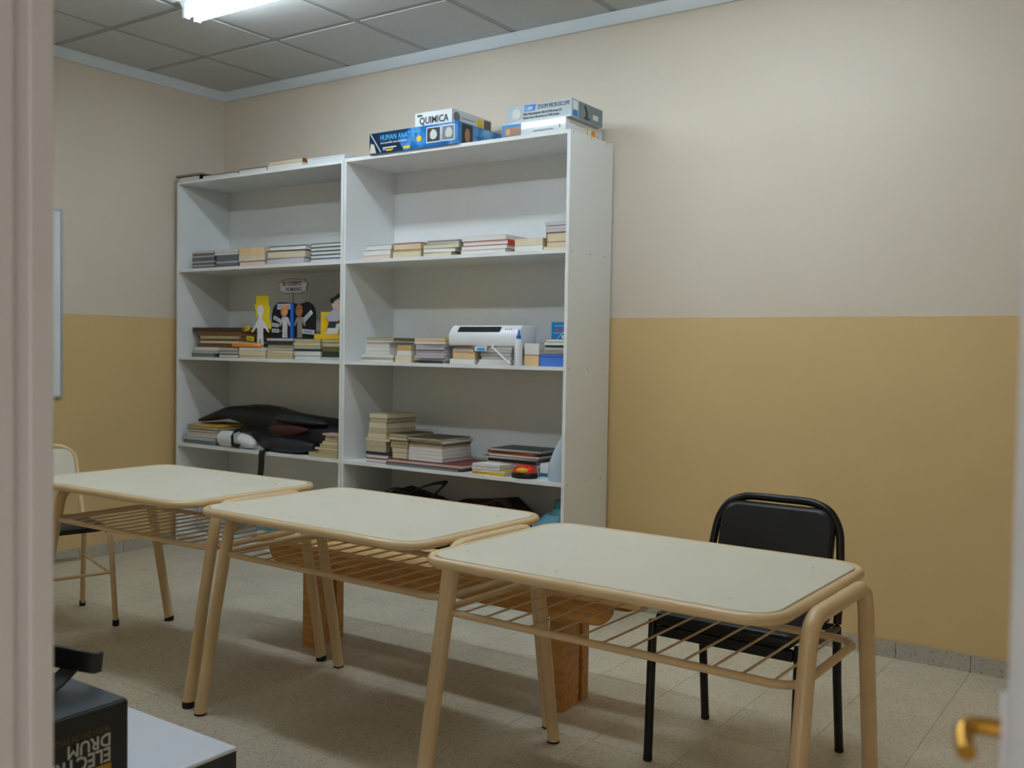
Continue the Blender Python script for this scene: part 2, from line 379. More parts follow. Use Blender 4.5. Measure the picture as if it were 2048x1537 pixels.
# ------------------------------------------------------------------ wooden bench behind the desks
bt = thing('bench', 'low varnished wooden bench between the desks and the bookcases', 'bench', (0, 0, 0))
for y0, y1 in ((-1.455, -1.318), (-1.314, -1.175)):
    MB().box(2.0, 3.94, y0, y1, 0.428, 0.452).build('seat_plank', BENCHT, bt, bevel=0.003)
ap = [(2.10, 0.428), (2.10, 0.42)] + arc(2.17, 0.415, 0.07, 180, 270, 6) + arc(3.75, 0.415, 0.07, -90, 0, 6) + [(3.82, 0.428)]
for y in (-1.44, -1.212): MB().prism(ap, y, y + 0.022, 'y').build('apron', BENCH, bt, bevel=0.002)
for x in (2.32, 3.585):
    MB().box(x - 0.03, x + 0.026, -1.416, -1.295, 0.0, 0.428).build('leg', BENCH, bt, bevel=0.003)
    MB().box(x - 0.03, x + 0.020, -1.262, -1.215, 0.0, 0.428).build('leg', BENCH, bt, bevel=0.003)
    MB().box(x - 0.012, x + 0.006, -1.297, -1.260, 0.03, 0.428).build('leg_web', BENCH, bt)

# ------------------------------------------------------------------ black padded chair
bc = thing('chair', 'black vinyl padded chair with black tube frame behind the nearest desk', 'chair', (4.28, -1.38, 0), math.radians(-0.5))
def hoop(x, r, yf, zs, **k): pass
for s in (-1, 1):
    x = 0.235 * s
    MB().tube([(x, -0.215, 0.012), (x, -0.200, 0.40), (x, -0.198, 0.448)], 0.0142, 12).build('leg', BLACKM, bc, smooth=True)
    MB().tube([(x, 0.225, 0.012), (x * 0.99, 0.19, 0.25), (x * 0.985, 0.178, 0.42)], 0.0142, 12).build('leg', BLACKM, bc, smooth=True)
    for y in (-0.2155, 0.226): MB().lathe([(0.013, 0), (0.0148, 0.002), (0.0148, 0.014), (0.0143, 0.015)], 12, (x, y, 0)).build('foot_cap', RUBBER, bc, smooth=True)
    MB().tube([(x * 0.985, -0.2, 0.425), (x * 0.985, 0.182, 0.418)], 0.0125, 12).build('seat_rail', BLACKM, bc, smooth=True)
MB().box(-0.221, 0.221, -0.212, -0.190, 0.402, 0.436).build('seat_rail', BLACKM, bc, bevel=0.004)
MB().box(-0.221, 0.221, 0.168, 0.186, 0.406, 0.43).build('seat_rail', BLACKM, bc, bevel=0.004)
MB().box(-0.219, 0.219, -0.225, 0.165, 0.437, 0.482).build('seat', BLACKV, bc, bevel=0.018, smooth=True)
yb = lambda z: 0.18 + (z - 0.42) * 0.23
bp = [(-0.231, 0.43), (-0.228, 0.55), (-0.219, 0.66), (-0.208, 0.725), (-0.176, 0.775), (-0.128, 0.798), (-0.08, 0.803), (0, 0.803)]
bp = bp + [(-a, z) for a, z in bp[-2::-1]]
MB().tube([(x, yb(z), z) for x, z in smoothpath([(a, z, 0) for a, z in bp], 4) and [(p.x, p.y) for p in smoothpath([(a, z, 0) for a, z in bp], 4)]], 0.0135, 12).build('back_frame', BLACKM, bc, smooth=True)
pad = rrect(-0.198, 0.198, 0.50, 0.785, 0.06, 8)
mbp = MB()
vs = [(x, yb(z) - 0.026, z) for x, z in [(0.94 * a, 0.638 + 0.94 * (zz - 0.638)) for a, zz in pad]] + [(x, yb(z) - 0.014, z) for x, z in pad] + [(x, yb(z) + 0.010, z) for x, z in pad]
n = len(pad); fs = [tuple(range(n)), tuple(2 * n + k for k in range(n - 1, -1, -1))]
for q in (0, 1): fs += [(q * n + k, q * n + (k + 1) % n, (q + 1) * n + (k + 1) % n, (q + 1) * n + k) for k in range(n)]
mbp.add(vs, fs).build('backrest', BLACKV, bc, smooth=True, bevel=0.004)
for x in (-0.207, 0.207):
    for z in (0.60, 0.70): MB().tube([(x - 0.012, yb(z) - 0.004, z), (x + 0.012, yb(z) - 0.004, z)], 0.003, 6).build('bracket_pin', STEEL, bc)

# ------------------------------------------------------------------ cream tube chair at the left
lc = thing('chair', 'cream tube chair with black seat pad behind the leftmost desk', 'chair', (1.135, -1.872, 0), math.radians(-13.6))
for s in (-1, 1):       # s=1 : the side towards the back wall
    y = 0.2 * s
    MB().tube([(0.226, y, 0.012), (0.205, y * 0.97, 0.24), (0.19, y * 0.95, 0.40), (0.175, y * 0.94, 0.428), (0.14, y * 0.93, 0.433)], 0.0125, 12).build('leg', TUBEP, lc, smooth=True)
    MB().tube([(-0.222, y, 0.012), (-0.19, y * 0.97, 0.26), (-0.165, y * 0.95, 0.427)], 0.0125, 12).build('leg', TUBEP, lc, smooth=True)
    for x in (0.2265, -0.2235): MB().lathe([(0.013, 0), (0.0145, 0.002), (0.0145, 0.026), (0.0128, 0.028)], 12, (x, y, 0)).build('foot_cap', RUBBER, lc, smooth=True)
    MB().tube([(0.14, y * 0.93, 0.433), (-0.17, y * 0.95, 0.430)], 0.011, 10).build('seat_rail', TUBEP, lc, smooth=True)
    MB().tube(smoothpath([(0.206, y * 0.97, 0.232), (0.05, y * 0.97, 0.245), (-0.185, y * 0.97, 0.262)], 5), 0.0075, 8).build('stretcher', TUBEP, lc, smooth=True)
for x in (0.2, -0.19): MB().tube([(x, -0.19, 0.245), (x, 0.19, 0.245)], 0.0075, 8).build('stretcher', TUBEP, lc, smooth=True)
st = [(q[0], q[1], 0.441) for q in rrect(-0.185, 0.215, -0.178, 0.178, 0.075, 6)]
mbs = MB(); n = len(st)
vs = [(x, y, 0.441) for x, y, z in st] + [(x * 0.985 + 0.0, y * 0.985, 0.462) for x, y, z in st] + [(x * 0.9, y * 0.9, 0.472) for x, y, z in st]
fs = [tuple(range(n - 1, -1, -1)), tuple(2 * n + k for k in range(n))]
for q in (0, 1): fs += [(q * n + k, q * n + (k + 1) % n, (q + 1) * n + (k + 1) % n, (q + 1) * n + k) for k in range(n)]
mbs.add(vs, fs).build('seat', BLACKV, lc, smooth=True)
xb = lambda z: -0.165 - (z - 0.42) * 0.40
hp = [(-0.187, 0.43), (-0.187, 0.55), (-0.187, 0.70), (-0.178, 0.745), (-0.14, 0.78), (-0.08, 0.79), (0, 0.791)]
hp = hp + [(-a, z) for a, z in hp[-2::-1]]
MB().tube([(xb(p.y), p.x, p.y) for p in smoothpath([(a, z, 0) for a, z in hp], 4)], 0.0115, 12).build('back_frame', TUBEP, lc, smooth=True)
pd = rrect(-0.174, 0.174, 0.59, 0.775, 0.05, 6); n = len(pd)
bpn = MB().add([(xb(z) + 0.002, y, z) for y, z in pd] + [(xb(z) + 0.016, y, z) for y, z in pd],
         [tuple(range(n)), tuple(n + k for k in range(n - 1, -1, -1))] + [(k, (k + 1) % n, n + (k + 1) % n, n + k) for k in range(n)]).build('backrest', TOP, lc, bevel=0.002)
for y in (-0.13, 0.13): MB().lathe([(0.007, 0), (0.006, 0.003), (0.003, 0.005)], 10).build('bolt', STEEL, bpn, smooth=True).matrix_local = Matrix.Translation((xb(0.645) + 0.016, y, 0.645)) @ Matrix.Rotation(math.pi / 2, 4, 'Y')
#@@REST@@
# ------------------------------------------------------------------ books and papers on the shelves
CC = {'dark slate': (46, 54, 62), 'black': (22, 22, 24), 'navy': (24, 44, 84), 'blue': (30, 84, 170), 'teal': (28, 78, 98), 'cream': (226, 212, 184), 'white': (232, 230, 226),
      'peach': (232, 196, 150), 'tan': (206, 170, 116), 'brown': (112, 80, 46), 'dark brown': (66, 46, 30), 'rust': (150, 74, 40), 'grey': (150, 152, 152), 'pale grey': (200, 202, 202),
      'olive': (112, 106, 66), 'dark green': (48, 54, 36), 'yellow': (232, 186, 40), 'red': (206, 62, 40), 'maroon': (116, 40, 42), 'pink': (222, 184, 178), 'lavender': (186, 180, 196),
      'pale blue': (172, 204, 222), 'orange': (244, 146, 50), 'mauve grey': (150, 140, 142), 'khaki': (176, 164, 118), 'sky blue': (40, 140, 200)}
PG = {'w': (236, 234, 228), 'c': (226, 212, 182), 'g': (198, 196, 190), 'o': (196, 184, 146), 'p': (232, 208, 196), 'd': (120, 126, 132), 'l': (206, 200, 206), 'b': (150, 112, 70)}
PM = {}
def page_mat(k):
    if k in PM: return PM[k]
    m = mat('pages_' + {'w': 'white', 'c': 'cream', 'g': 'grey', 'o': 'aged', 'p': 'rosy', 'd': 'slate', 'l': 'lilac', 'b': 'brown'}[k], PG[k], 0.85)
    n = m.node_tree.nodes; l = m.node_tree.links; b = n['Principled BSDF']
    g = n.new('ShaderNodeNewGeometry'); mp = n.new('ShaderNodeMapping'); mp.inputs['Scale'].default_value = (6, 6, 900); l.new(g.outputs['Position'], mp.inputs[0])
    x = n.new('ShaderNodeTexNoise'); x.inputs['Scale'].default_value = 1; l.new(mp.outputs[0], x.inputs['Vector'])
    mr = n.new('ShaderNodeMapRange'); mr.inputs[3].default_value = 0.78; mr.inputs[4].default_value = 1.1; l.new(x.outputs['Fac'], mr.inputs[0])
    vm = n.new('ShaderNodeVectorMath'); vm.operation = 'SCALE'; vm.inputs[0].default_value = lin(PG[k])[:3]; l.new(mr.outputs[0], vm.inputs['Scale']); l.new(vm.outputs[0], b.inputs['Base Color'])
    PM[k] = m; return m
def cover_mat(c): return mat('cover_' + c.replace(' ', '_'), CC[c], 0.45, noise=0.08, scale=14)
ORD = ['bottom', 'second up', 'third up', 'fourth up', 'fifth up', 'sixth up', 'seventh up', 'eighth up', 'ninth up', 'tenth up', 'eleventh up']
def book(label, x0, x1, yf, z, t, dep, cover, pages='w', spine='b', noun='book', yaw=0, cat=None, group=None):
    w = x1 - x0; o = thing({'hardback': 'hardback_book', 'paperback': 'paperback_book'}.get(noun, noun.replace(' ', '_')), label, cat or {'hardback': 'book', 'paperback': 'book', 'paper pile': 'papers'}.get(noun, noun), ((x0 + x1) / 2, yf + dep / 2, z), math.radians(yaw), group)
    hw, hd = w / 2, dep / 2; ct = 0.0024 if noun == 'hardback' else 0.0010
    ct = min(ct, t * 0.22); i = 0.004 if noun == 'hardback' else 0.0008
    if noun == 'paper pile':
        n = max(2, min(6, int(t / 0.004))); h = t / n
        for k in range(n):
            a, b_, c, d = [random.uniform(0, 0.006) for _ in range(4)]
            MB().box(-hw + a, hw - b_, -hd + c, hd - d, k * h + 0.0002, (k + 1) * h - 0.0002).build('sheaf', page_mat(pages), o)
        return o
    c = MB().box(-hw, hw, -hd, hd, 0, ct).box(-hw, hw, -hd, hd, t - ct, t)
    sx = {'l': (-hw, -hw + ct, -hd, hd), 'r': (hw - ct, hw, -hd, hd), 'f': (-hw, hw, -hd, -hd + ct), 'b': (-hw, hw, hd - ct, hd)}[spine]
    c.box(*sx, ct, t - ct).build('cover', cover_mat(cover), o)
    e = {k: (ct if spine == k else i) for k in 'lrfb'}
    MB().box(-hw + e['l'], hw - e['r'], -hd + e['f'], hd - e['b'], ct, t - ct).build('pages', page_mat(pages), o)
    return o
def stack(where, x0, x1, z, zt, yf, dep, bs):
    k = (zt - z) / sum(b[0] for b in bs)
    for i, b in enumerate(bs):
        t, cn, noun = b[0] * k, b[1], b[2]; pages = b[3]; spine = b[4]; a, c = b[5], b[6]; yaw = b[7] if len(b) > 7 else 0; dy = b[8] if len(b) > 8 else 0
        od = 'topmost' if i == len(bs) - 1 and len(bs) > 1 else ORD[i]
        if noun == mg: yaw += random.uniform(-1.5, 1.5); dy += random.uniform(-.007, .007); a += random.uniform(0, .004); c -= random.uniform(0, .004)
        if len(bs) == 1: lab = '%s %s lying alone at %s' % (cn, noun, where)
        else: lab = '%s %s, %s in %s' % (cn, noun, od, where)
        book(lab, x0 + a, x1 + c, yf + dy, z, t - 0.0003, dep, cn, pages, spine, noun, yaw)
        z += t
s1, s2, s3 = Z1 + BT + 0.0003, Z2 + BT + 0.0003, Z3 + BT + 0.0003
UL = 'left bookcase upper shelf'
hb_, pbk, mg, pp = 'hardback', 'paperback', 'magazine', 'paper pile'
D = 'dark slate'
stack('first stack, ' + UL, 0.197, 0.408, s1, 1.884, -0.405, 0.27, [(1, D, pbk, 'd', 'b', 0, 0), (1, D, pbk, 'g', 'b', .002, 0), (1, D, pbk, 'd', 'b', 0, -.002), (1, D, pbk, 'g', 'b', .001, 0), (1, D, pbk, 'd', 'b', 0, 0), (1, D, pbk, 'd', 'b', .002, -.002), (1, D, pbk, 'g', 'b', 0, 0), (1.1, D, pbk, 'd', 'b', .003, .002), (1.2, D, pbk, 'p', 'b', .004, 0)])
stack('second stack, ' + UL, 0.432, 0.632, s1, 1.882, -0.405, 0.27, [(1, D, pbk, 'd', 'b', 0, 0), (1, D, pbk, 'd', 'b', .001, 0), (1, D, pbk, 'g', 'b', 0, 0), (1, D, pbk, 'd', 'b', .002, 0), (1, D, pbk, 'd', 'b', 0, 0), (1, D, pbk, 'd', 'b', 0, 0), (1.2, D, pbk, 'w', 'b', -.018, 0, 0), (1.2, D, pbk, 'w', 'b', -.014, .004, 0)])
stack('third stack, ' + UL, 0.650, 0.880, s1, 1.884, -0.410, 0.20, [(1.2, 'rust', hb_, 'p', 'b', 0, 0), (1.5, 'cream', pbk, 'c', 'f', 0, 0), (1.6, 'peach', pbk, 'c', 'f', .002, -.002)])
stack('fourth stack, ' + UL, 0.893, 1.205, s1, 1.884, -0.405, 0.23, [(1.5, 'pale grey', pbk, 'l', 'b', 0, 0), (2.0, 'navy', hb_, 'c', 'l', 0, 0, 2), (1.2, 'navy', hb_, 'w', 'b', .02, 0, 3)])
stack('fifth stack, ' + UL, 1.256, 1.505, s1, 1.884, -0.405, 0.22, [(1, 'blue', hb_, 'w', 'b', 0, 0)] + [(1, 'teal', hb_, 'w', 'b', .004 * (i % 2), 0) for i in range(4)])
UM = 'left bookcase middle shelf'
stack('first stack, ' + UM, 0.200, 0.448, s2, 1.283, -0.405, 0.26, [(1.4, 'grey', mg, 'd', 'l', 0, -.03), (1, 'olive', mg, 'g', 'b', .0, 0), (1.3, 'pale grey', mg, 'w', 'b', .03, 0)])
stack('second stack, ' + UM, 0.458, 0.640, s2, 1.281, -0.405, 0.26, [(1, 'dark slate', hb_, 'w', 'b', 0, 0), (1, 'dark slate', hb_, 'g', 'b', 0, 0), (.8, 'grey', pbk, 'g', 'b', .004, -.004)])
stack('brown pile, ' + UM, 0.16, 0.560, 1.2835, 1.408, -0.335, 0.27, [(1.6, 'brown', pbk, 'b', 'f', 0, 0), (.9, 'tan', pbk, 'c', 'b', .03, 0), (.9, 'brown', pbk, 'b', 'f', .01, .0), (1.1, 'tan', pbk, 'o', 'b', .03, .0), (1.6, 'brown', pbk, 'b', 'f', 0, .02), (1.8, 'dark brown', hb_, 'b', 'f', -.045, .03)])
stack('third stack, ' + UM, 0.650, 0.888, s2, 1.2845, -0.405, 0.26, [(1, 'tan', hb_, 'c', 'b', 0, 0), (1.6, 'cream', pbk, 'c', 'l', 0, -.003), (.9, 'pale grey', pbk, 'w', 'b', .002, 0)])
stack('fourth stack, ' + UM, 0.899, 1.120, s2, 1.342, -0.405, 0.26, [(2.2, 'cream', pbk, 'o', 'b', 0, 0), (1.0, 'cream', hb_, 'c', 'b', 0, 0), (.7, 'mauve grey', mg, 'g', 'b', 0, .006), (1, 'olive', mg, 'o', 'b', 0, 0), (1.3, 'dark slate', hb_, 'd', 'f', -.004, 0), (.8, 'pale grey', pbk, 'g', 'f', 0, 0)])
stack('fifth stack, ' + UM, 1.132, 1.345, s2, 1.340, -0.405, 0.26, [(1.2, 'pale blue', hb_, 'w', 'b', 0, 0), (1.1, 'pale grey', pbk, 'w', 'l', 0, 0), (.6, 'teal', hb_, 'd', 'f', .004, 0), (1, 'olive', mg, 'o', 'b', .002, 0), (.7, 'cream', mg, 'c', 'b', -.004, 0), (1, 'khaki', mg, 'o', 'b', 0, 0)])
stack('sixth stack, ' + UM, 1.356, 1.500, s2, 1.339, -0.400, 0.26, [(.8, 'pale grey', mg, 'g', 'b', 0, 0), (1.4, 'dark green', hb_, 'o', 'f', .0, 0), (1.2, 'olive', pbk, 'o', 'f', 0, 0), (1.0, 'khaki', mg, 'o', 'b', 0, 0), (.8, 'dark green', mg, 'o', 'b', 0, 0)])
op = thing('pouch', 'bright orange pouch lying in front of the brown book pile', 'pouch', (0.706, -0.385, 1.2850))
MB().loft([(-0.127, 0, .0125, .010, .010), (-0.12, 0, .0135, .022, .013), (0, 0, .014, .026, .0136), (0.095, 0, .0135, .025, .013), (0.127, 0, .010, .012, .008)], 16, 3).build('body', mat('orange_cloth', (255, 164, 66), 0.6), op, smooth=True)
MB().tube([(-0.118, -0.0235, 0.019), (0.092, -0.0262, 0.019)], 0.0013, 6).build('zip', mat('zip_tan', (200, 120, 50), 0.5), op)

# paper figure with yellow backing
PAPER = mat('white_card', (226, 228, 232), 0.8); YEL = mat('yellow_card', (232, 208, 30), 0.75); INK = mat('dark_print', (40, 42, 46), 0.8); TAG = mat('pale_label', (214, 220, 224), 0.8)
pf = thing('paper_figure', 'white paper figure cutout on ragged yellow backing, on the middle shelf', 'cutout', (0.72, -0.30, 1.2848))
def sym(half): return half + [(-a, b) for a, b in half[::-1]]
sil = [(0.0, 0.262), (0.020, 0.256), (0.030, 0.236), (0.028, 0.212), (0.016, 0.190), (0.012, 0.176), (0.032, 0.162), (0.062, 0.124), (0.080, 0.098), (0.074, 0.092), (0.046, 0.116), (0.028, 0.130), (0.026, 0.090), (0.030, 0.0), (0.008, 0.0), (0.002, 0.055)]
MB().prism(sil + [(-a, b) for a, b in sil[::-1]][:-1], -0.001, 0.001, 'y').build('silhouette', PAPER, pf)
MB().prism([(-0.012, 0.0), (0.012, 0.0), (0.012, 0.002), (-0.012, 0.002)], 0.001, 0.05, 'y').build('foot_strut', PAPER, pf)
yb_ = [(-0.060, 0.318), (-0.052, 0.30), (-0.058, 0.27), (-0.072, 0.262), (-0.064, 0.238), (-0.050, 0.228), (-0.058, 0.20), (-0.046, 0.184), (-0.030, 0.205), (0.020, 0.16), (0.070, 0.11), (0.082, 0.125), (0.062, 0.19), (0.072, 0.24), (0.058, 0.262), (0.060, 0.318)]
MB().prism([(a + 0.01, b) for a, b in yb_], 0.004, 0.006, 'y').build('yellow_backing', YEL, pf)
for (x, z, a) in ((-0.122, 0.115, 18), (-0.085, 0.055, -4)):
    q = MB().box(-0.033, 0.033, -0.001, 0.001, -0.013, 0.013).build('yellow_tag', YEL, pf); q.location = (x, -0.006, z); q.rotation_euler = (0, math.radians(-a), 0)
    b2 = MB().box(-0.022, 0.022, -0.0015, -0.001, -0.002, 0.002).build('print_line', INK, q)
for a, b_ in (((-0.09, -0.004, 0.118), (-0.072, 0, 0.095)), ((-0.052, -0.004, 0.055), (-0.028, 0, 0.06))): MB().tube([a, b_], 0.001, 5).build('pointer', INK, pf)
# human body display board
hbz = 1.3420
hb2 = thing('display_board', 'black human body display board with blue divider and cloud sign', 'display', (0.99, -0.285, hbz))
FOAM = mat('black_foam_sheet', (14, 15, 18), 0.8); BLU = mat('blue_foam_strip', (24, 104, 206), 0.6)
bo = [(-0.185, 0.0), (0.19, 0.0), (0.192, 0.12)] + [(0.192 - 0.075 + 0.075 * math.cos(math.radians(a)), 0.142 + 0.078 * math.sin(math.radians(a))) for a in (0, 25, 50, 75, 95, 115)] + [(0.045, 0.205), (0.005, 0.214)] + \
     [(-0.11 + 0.075 * math.cos(math.radians(a)), 0.142 + 0.080 * math.sin(math.radians(a))) for a in (75, 100, 125, 150, 180)]
MB().prism(bo, 0, 0.006, 'y').build('backboard', FOAM, hb2)
MB().box(-0.011, 0.011, -0.010, -0.0005, 0, 0.216).build('divider', BLU, hb2)
MB().box(-0.13, 0.13, 0.006, 0.05, 0, 0.004).build('base_foot', FOAM, hb2)
def doll(x, skin, cloth, hair):
    d = MB().prism([(x - .020, 0.006), (x - .002, 0.006), (x - .001, .05), (x + .001, .05), (x + .002, 0.006), (x + .020, 0.006), (x + .017, 0.03), (x + .019, .075), (x + .021, .105), (x + .042, .073), (x + .046, .083), (x + .024, .128), (x, .134), (x - .024, .128), (x - .046, .083), (x - .042, .073), (x - .021, .105), (x - .019, .075), (x - .017, .03)], -0.009, -0.0005, 'y').build('doll_body', cloth, hb2, bevel=0.0015)
    h = MB().lathe([(0.001, -0.034), (0.018, -0.031), (0.028, -0.015), (0.030, 0.003), (0.025, 0.022), (0.012, 0.033), (0.001, 0.035)], 16).build('doll_head', skin, hb2, smooth='full'); h.scale = (1, 0.35, 1); h.location = (x, -0.011, 0.166)
    MB().lathe([(0.030, 0.006), (0.0285, 0.018), (0.014, 0.0355), (0.001, 0.038)], 16).build('doll_hair', hair, h, smooth='full').scale = (1.02, 1.05, 1.02)
    for e in (-0.011, 0.011): MB().lathe([(0.0022, -0.001), (0.0022, 0.001)], 8).build('doll_eye', INK, h).matrix_local = Matrix.Translation((e, -0.0275, -0.002)) @ Matrix.Rotation(math.pi / 2, 4, 'X')
doll(-0.062, mat('doll_skin', (220, 160, 118), 0.7), mat('doll_white', (206, 202, 204), 0.8), mat('doll_orange_hair', (216, 140, 76), 0.8))
doll(0.066, mat('doll_skin_dark', (176, 118, 72), 0.7), mat('doll_tan', (150, 138, 126), 0.8), mat('doll_brown_hair', (150, 92, 50), 0.8))
def plate(x, z, w, h, a, parent=hb2, m=TAG, y=-0.003, lines=2):
    q = MB().box(-w / 2, w / 2, -0.001, 0.001, -h / 2, h / 2).build('label_plate', m, parent); q.location = (x, y, z); q.rotation_euler = (0, math.radians(-a), 0)
    for k in range(lines): MB().box(-w * 0.38, w * 0.38, -0.0016, -0.001, -h * 0.22 + k * h * 0.3, -h * 0.10 + k * h * 0.3).build('print_line', INK, q)
    return q
for x, z, w, h, a in ((-0.135, 0.118, .06, .022, -22), (-0.150, 0.082, .055, .022, -6), (-0.148, 0.048, .062, .022, -2), (0.125, 0.130, .10, .026, 38), (0.135, 0.042, .105, .026, -4)): plate(x, z, w, h, a)
for a, b_ in (((-0.108, -0.003, 0.107), (-0.085, -0.003, 0.098)), ((-0.123, -0.003, 0.079), (-0.10, -0.003, 0.077)), ((-0.118, -0.003, 0.047), (-0.082, -0.003, 0.046)), ((0.088, -0.003, 0.10), (0.105, -0.003, 0.112))): MB().tube([a, b_], 0.0014, 6).build('pointer', TAG, hb2)
MB().box(-0.137, -0.012, -0.003, -0.0005, 0.174, 0.213).build('title_border', BLU, hb2)
MB().box(-0.131, -0.016, -0.004, -0.003, 0.178, 0.209).build('title_plate', TAG, hb2)
lettering('EXTERNO', 0.024, (-0.128, -0.0041, 0.185), (1, 0, 0), (0, 0, 1), INK, hb2)
MB().tube([(0.003, -0.004, 0.2), (0.006, -0.004, 0.275)], 0.0028, 8).build('stick', mat('striped_stick', (110, 96, 90), 0.7), hb2)
cl = []
for k in range(36):
    a = 2 * math.pi * k / 36; r = 1 + 0.06 * math.sin(9 * a)
    cl.append((0.006 + 0.116 * r * math.copysign(abs(math.cos(a)) ** 0.6, math.cos(a)), 0.315 + 0.041 * r * math.copysign(abs(math.sin(a)) ** 0.6, math.sin(a))))
MB().prism([(0.006 + (a - .006) * 1.04, .315 + (b_ - .315) * 1.08) for a, b_ in cl], -0.004, -0.002, 'y').build('cloud_outline', INK, hb2)
cs = MB().prism(cl, -0.0052, -0.004, 'y').build('cloud_sign', mat('cloud_card', (190, 182, 182), 0.8), hb2)
lettering('EL CUERPO', 0.034, (-0.085, -0.0054, 0.318), (1, 0, 0), (0, 0, 1), INK, cs, bold=True, wscale=.92)
lettering('HUMANO', 0.034, (-0.06, -0.0054, 0.284), (1, 0, 0), (0, 0, 1), INK, cs, bold=True, wscale=.92)
# yellow card with a paper doll
YEL2 = mat('golden_yellow_card', (242, 196, 16), 0.7)
yc = thing('paper_doll_card', 'paper girl doll on golden yellow folded card beside the bookcase divider', 'cutout', (1.345, -0.285, 1.3405))
MB().box(-0.12, 0.13, 0, 0.003, 0, 0.160).build('back_card', YEL2, yc); MB().box(-0.12, 0.13, -0.05, 0, 0, 0.002).build('base_card', YEL2, yc); MB().box(-0.12, 0.13, -0.052, -0.05, 0, 0.030).build('front_lip', YEL2, yc)
def poly(name, pts, m, y): return MB().prism(pts, y - 0.0012, y, 'y').build(name, m, yc)
poly('legs', [(-0.072, .002), (-0.055, .0), (0.02, .0), (0.05, .09), (-0.03, .09), (-0.055, .045), (-.078, .038)], PAPER, -0.012)
poly('skirt', [(-0.052, .066), (0.012, .066), (0.03, .108), (-0.035, .108)], mat('navy_paper', (50, 56, 74), .8), -0.0135)
poly('blouse', [(-0.036, .104), (0.034, .104), (.062, .13), (.07, .15), (.05, .17), (0.0, .176), (-0.035, .150), (-.072, .138), (-.078, .126), (-.045, .12)], mat('lilac_paper', (186, 184, 200), .8), -0.015)
hd = poly('face', [(0.026 + .042 * math.cos(math.radians(a)), .205 + .036 * math.sin(math.radians(a))) for a in range(0, 360, 20)], mat('doll_face_paper', (206, 176, 164), .8), -0.0165)
poly('hair', [(-0.028, .222), (-.014, .205), (0.0, .208), (.01, .222), (.05, .242), (.075, .25), (.075, .262), (.045, .266), (.02, .252), (.0, .24), (-.018, .24)], mat('doll_dark_hair', (22, 40, 48), .8), -0.018)
MB().lathe([(.003, 0), (.003, .001)], 8).build('eye', INK, hd).matrix_local = Matrix.Translation((.045, -0.0178, .205)) @ Matrix.Rotation(math.pi / 2, 4, 'X')

# ---- left bookcase lower shelf
LL = 'left bookcase lower shelf'
stack('papers under the bag, ' + LL, 0.115, 0.44, s3, 0.792, -0.40, 0.27, [(1.6, 'pale blue', mg, 'd', 'l', -.005, 0), (1.5, 'sky blue', mg, 'g', 'l', -.012, -.02), (1.8, 'white', pp, 'w', 'b', .03, .02), (1.2, 'brown', hb_, 'c', 'b', .04, -.005), (1.0, 'dark brown', hb_, 'w', 'b', .03, .005), (.9, 'yellow', mg, 'o', 'r', .04, .0)])
CLOTH = mat('black_nylon', (17, 19, 22), 0.55, bump=0.5, scale=60); CLOTH2 = mat('slate_nylon', (32, 37, 44), 0.5, bump=0.3, scale=60); LIN = mat('maroon_lining', (66, 24, 22), 0.6)
bg = thing('backpack', 'flattened black backpack sprawled along the left bookcase lower shelf', 'bag', (0, 0, 0))
MB().loft([(0.125, -.23, .806, .03, .006, .6662), (0.16, -.23, .812, .10, .012, .6662), (0.28, -.22, .838, .14, .022, .6662), (0.40, -.21, .868, .15, .040, .6662), (0.52, -.20, .862, .13, .060, .6662), (0.64, -.185, .834, .10, .094, .6662), (0.78, -.175, .800, .105, .118, .6662),
           (0.95, -.225, .782, .165, .114, .6662), (1.10, -.23, .776, .165, .108, .6662), (1.25, -.19, .766, .14, .098, .6662), (1.38, -.17, .752, .13, .084, .6662), (1.47, -.17, .748, .12, .07, .6662), (1.505, -.17, .748, .10, .05, .6662)], 28, 2.5, 0.035, 3).build('body', CLOTH, bg, smooth=True)
MB().loft([(0.93, -.36, .865, .02, .006), (0.97, -.345, .868, .05, .018), (1.08, -.35, .862, .055, .026), (1.22, -.325, .852, .05, .02), (1.30, -.30, .845, .02, .006)], 18, 2.4, .03, 5).build('pocket_flap', CLOTH2, bg, smooth=True)
MB().loft([(0.90, -.385, .80, .008, .004), (0.98, -.393, .802, .018, .026), (1.08, -.396, .800, .018, .034), (1.17, -.385, .806, .016, .022), (1.22, -.365, .81, .008, .004)], 16, 2.2).build('open_pocket', LIN, bg, smooth=True)
MB().loft([(0.815, -.37, .70, .01, .01), (0.88, -.385, .708, .03, .035), (1.02, -.392, .715, .035, .046), (1.16, -.385, .712, .035, .042), (1.26, -.355, .712, .02, .02)], 18, 2.3, .03, 8).build('lower_pocket', CLOTH2, bg, smooth=True)
ribbon(smoothpath([(0.90, -.36, .680), (0.902, -.415, .6705), (0.903, -.4365, .6685), (0.903, -.4415, .64), (0.900, -.442, .58), (0.890, -.441, .512)], 5), .050, .0025, (1, 0, 0)).build('hanging_strap', CLOTH, bg)
ribbon(smoothpath([(0.655, -.33, .80), (0.640, -.434, .765), (0.632, -.4355, .725), (0.64, -.437, .692), (0.70, -.4375, .684)], 6), .032, .0025, (.5, 0, .6)).build('shoulder_strap', CLOTH, bg)
pr = thing('paper_roll', 'thick white paper roll lying at the left end of the backpack', 'paper roll', (0.475, -0.375, 0.7155))
MB().tube([(0.0, 0, 0), (0.13, 0, 0)], 0.0495, 24).build('roll', PAPER, pr, smooth=True); MB().tube([(-0.001, 0, 0), (0.0, 0, 0)], 0.03, 20).build('core', mat('roll_core', (170, 168, 164), .8), pr)
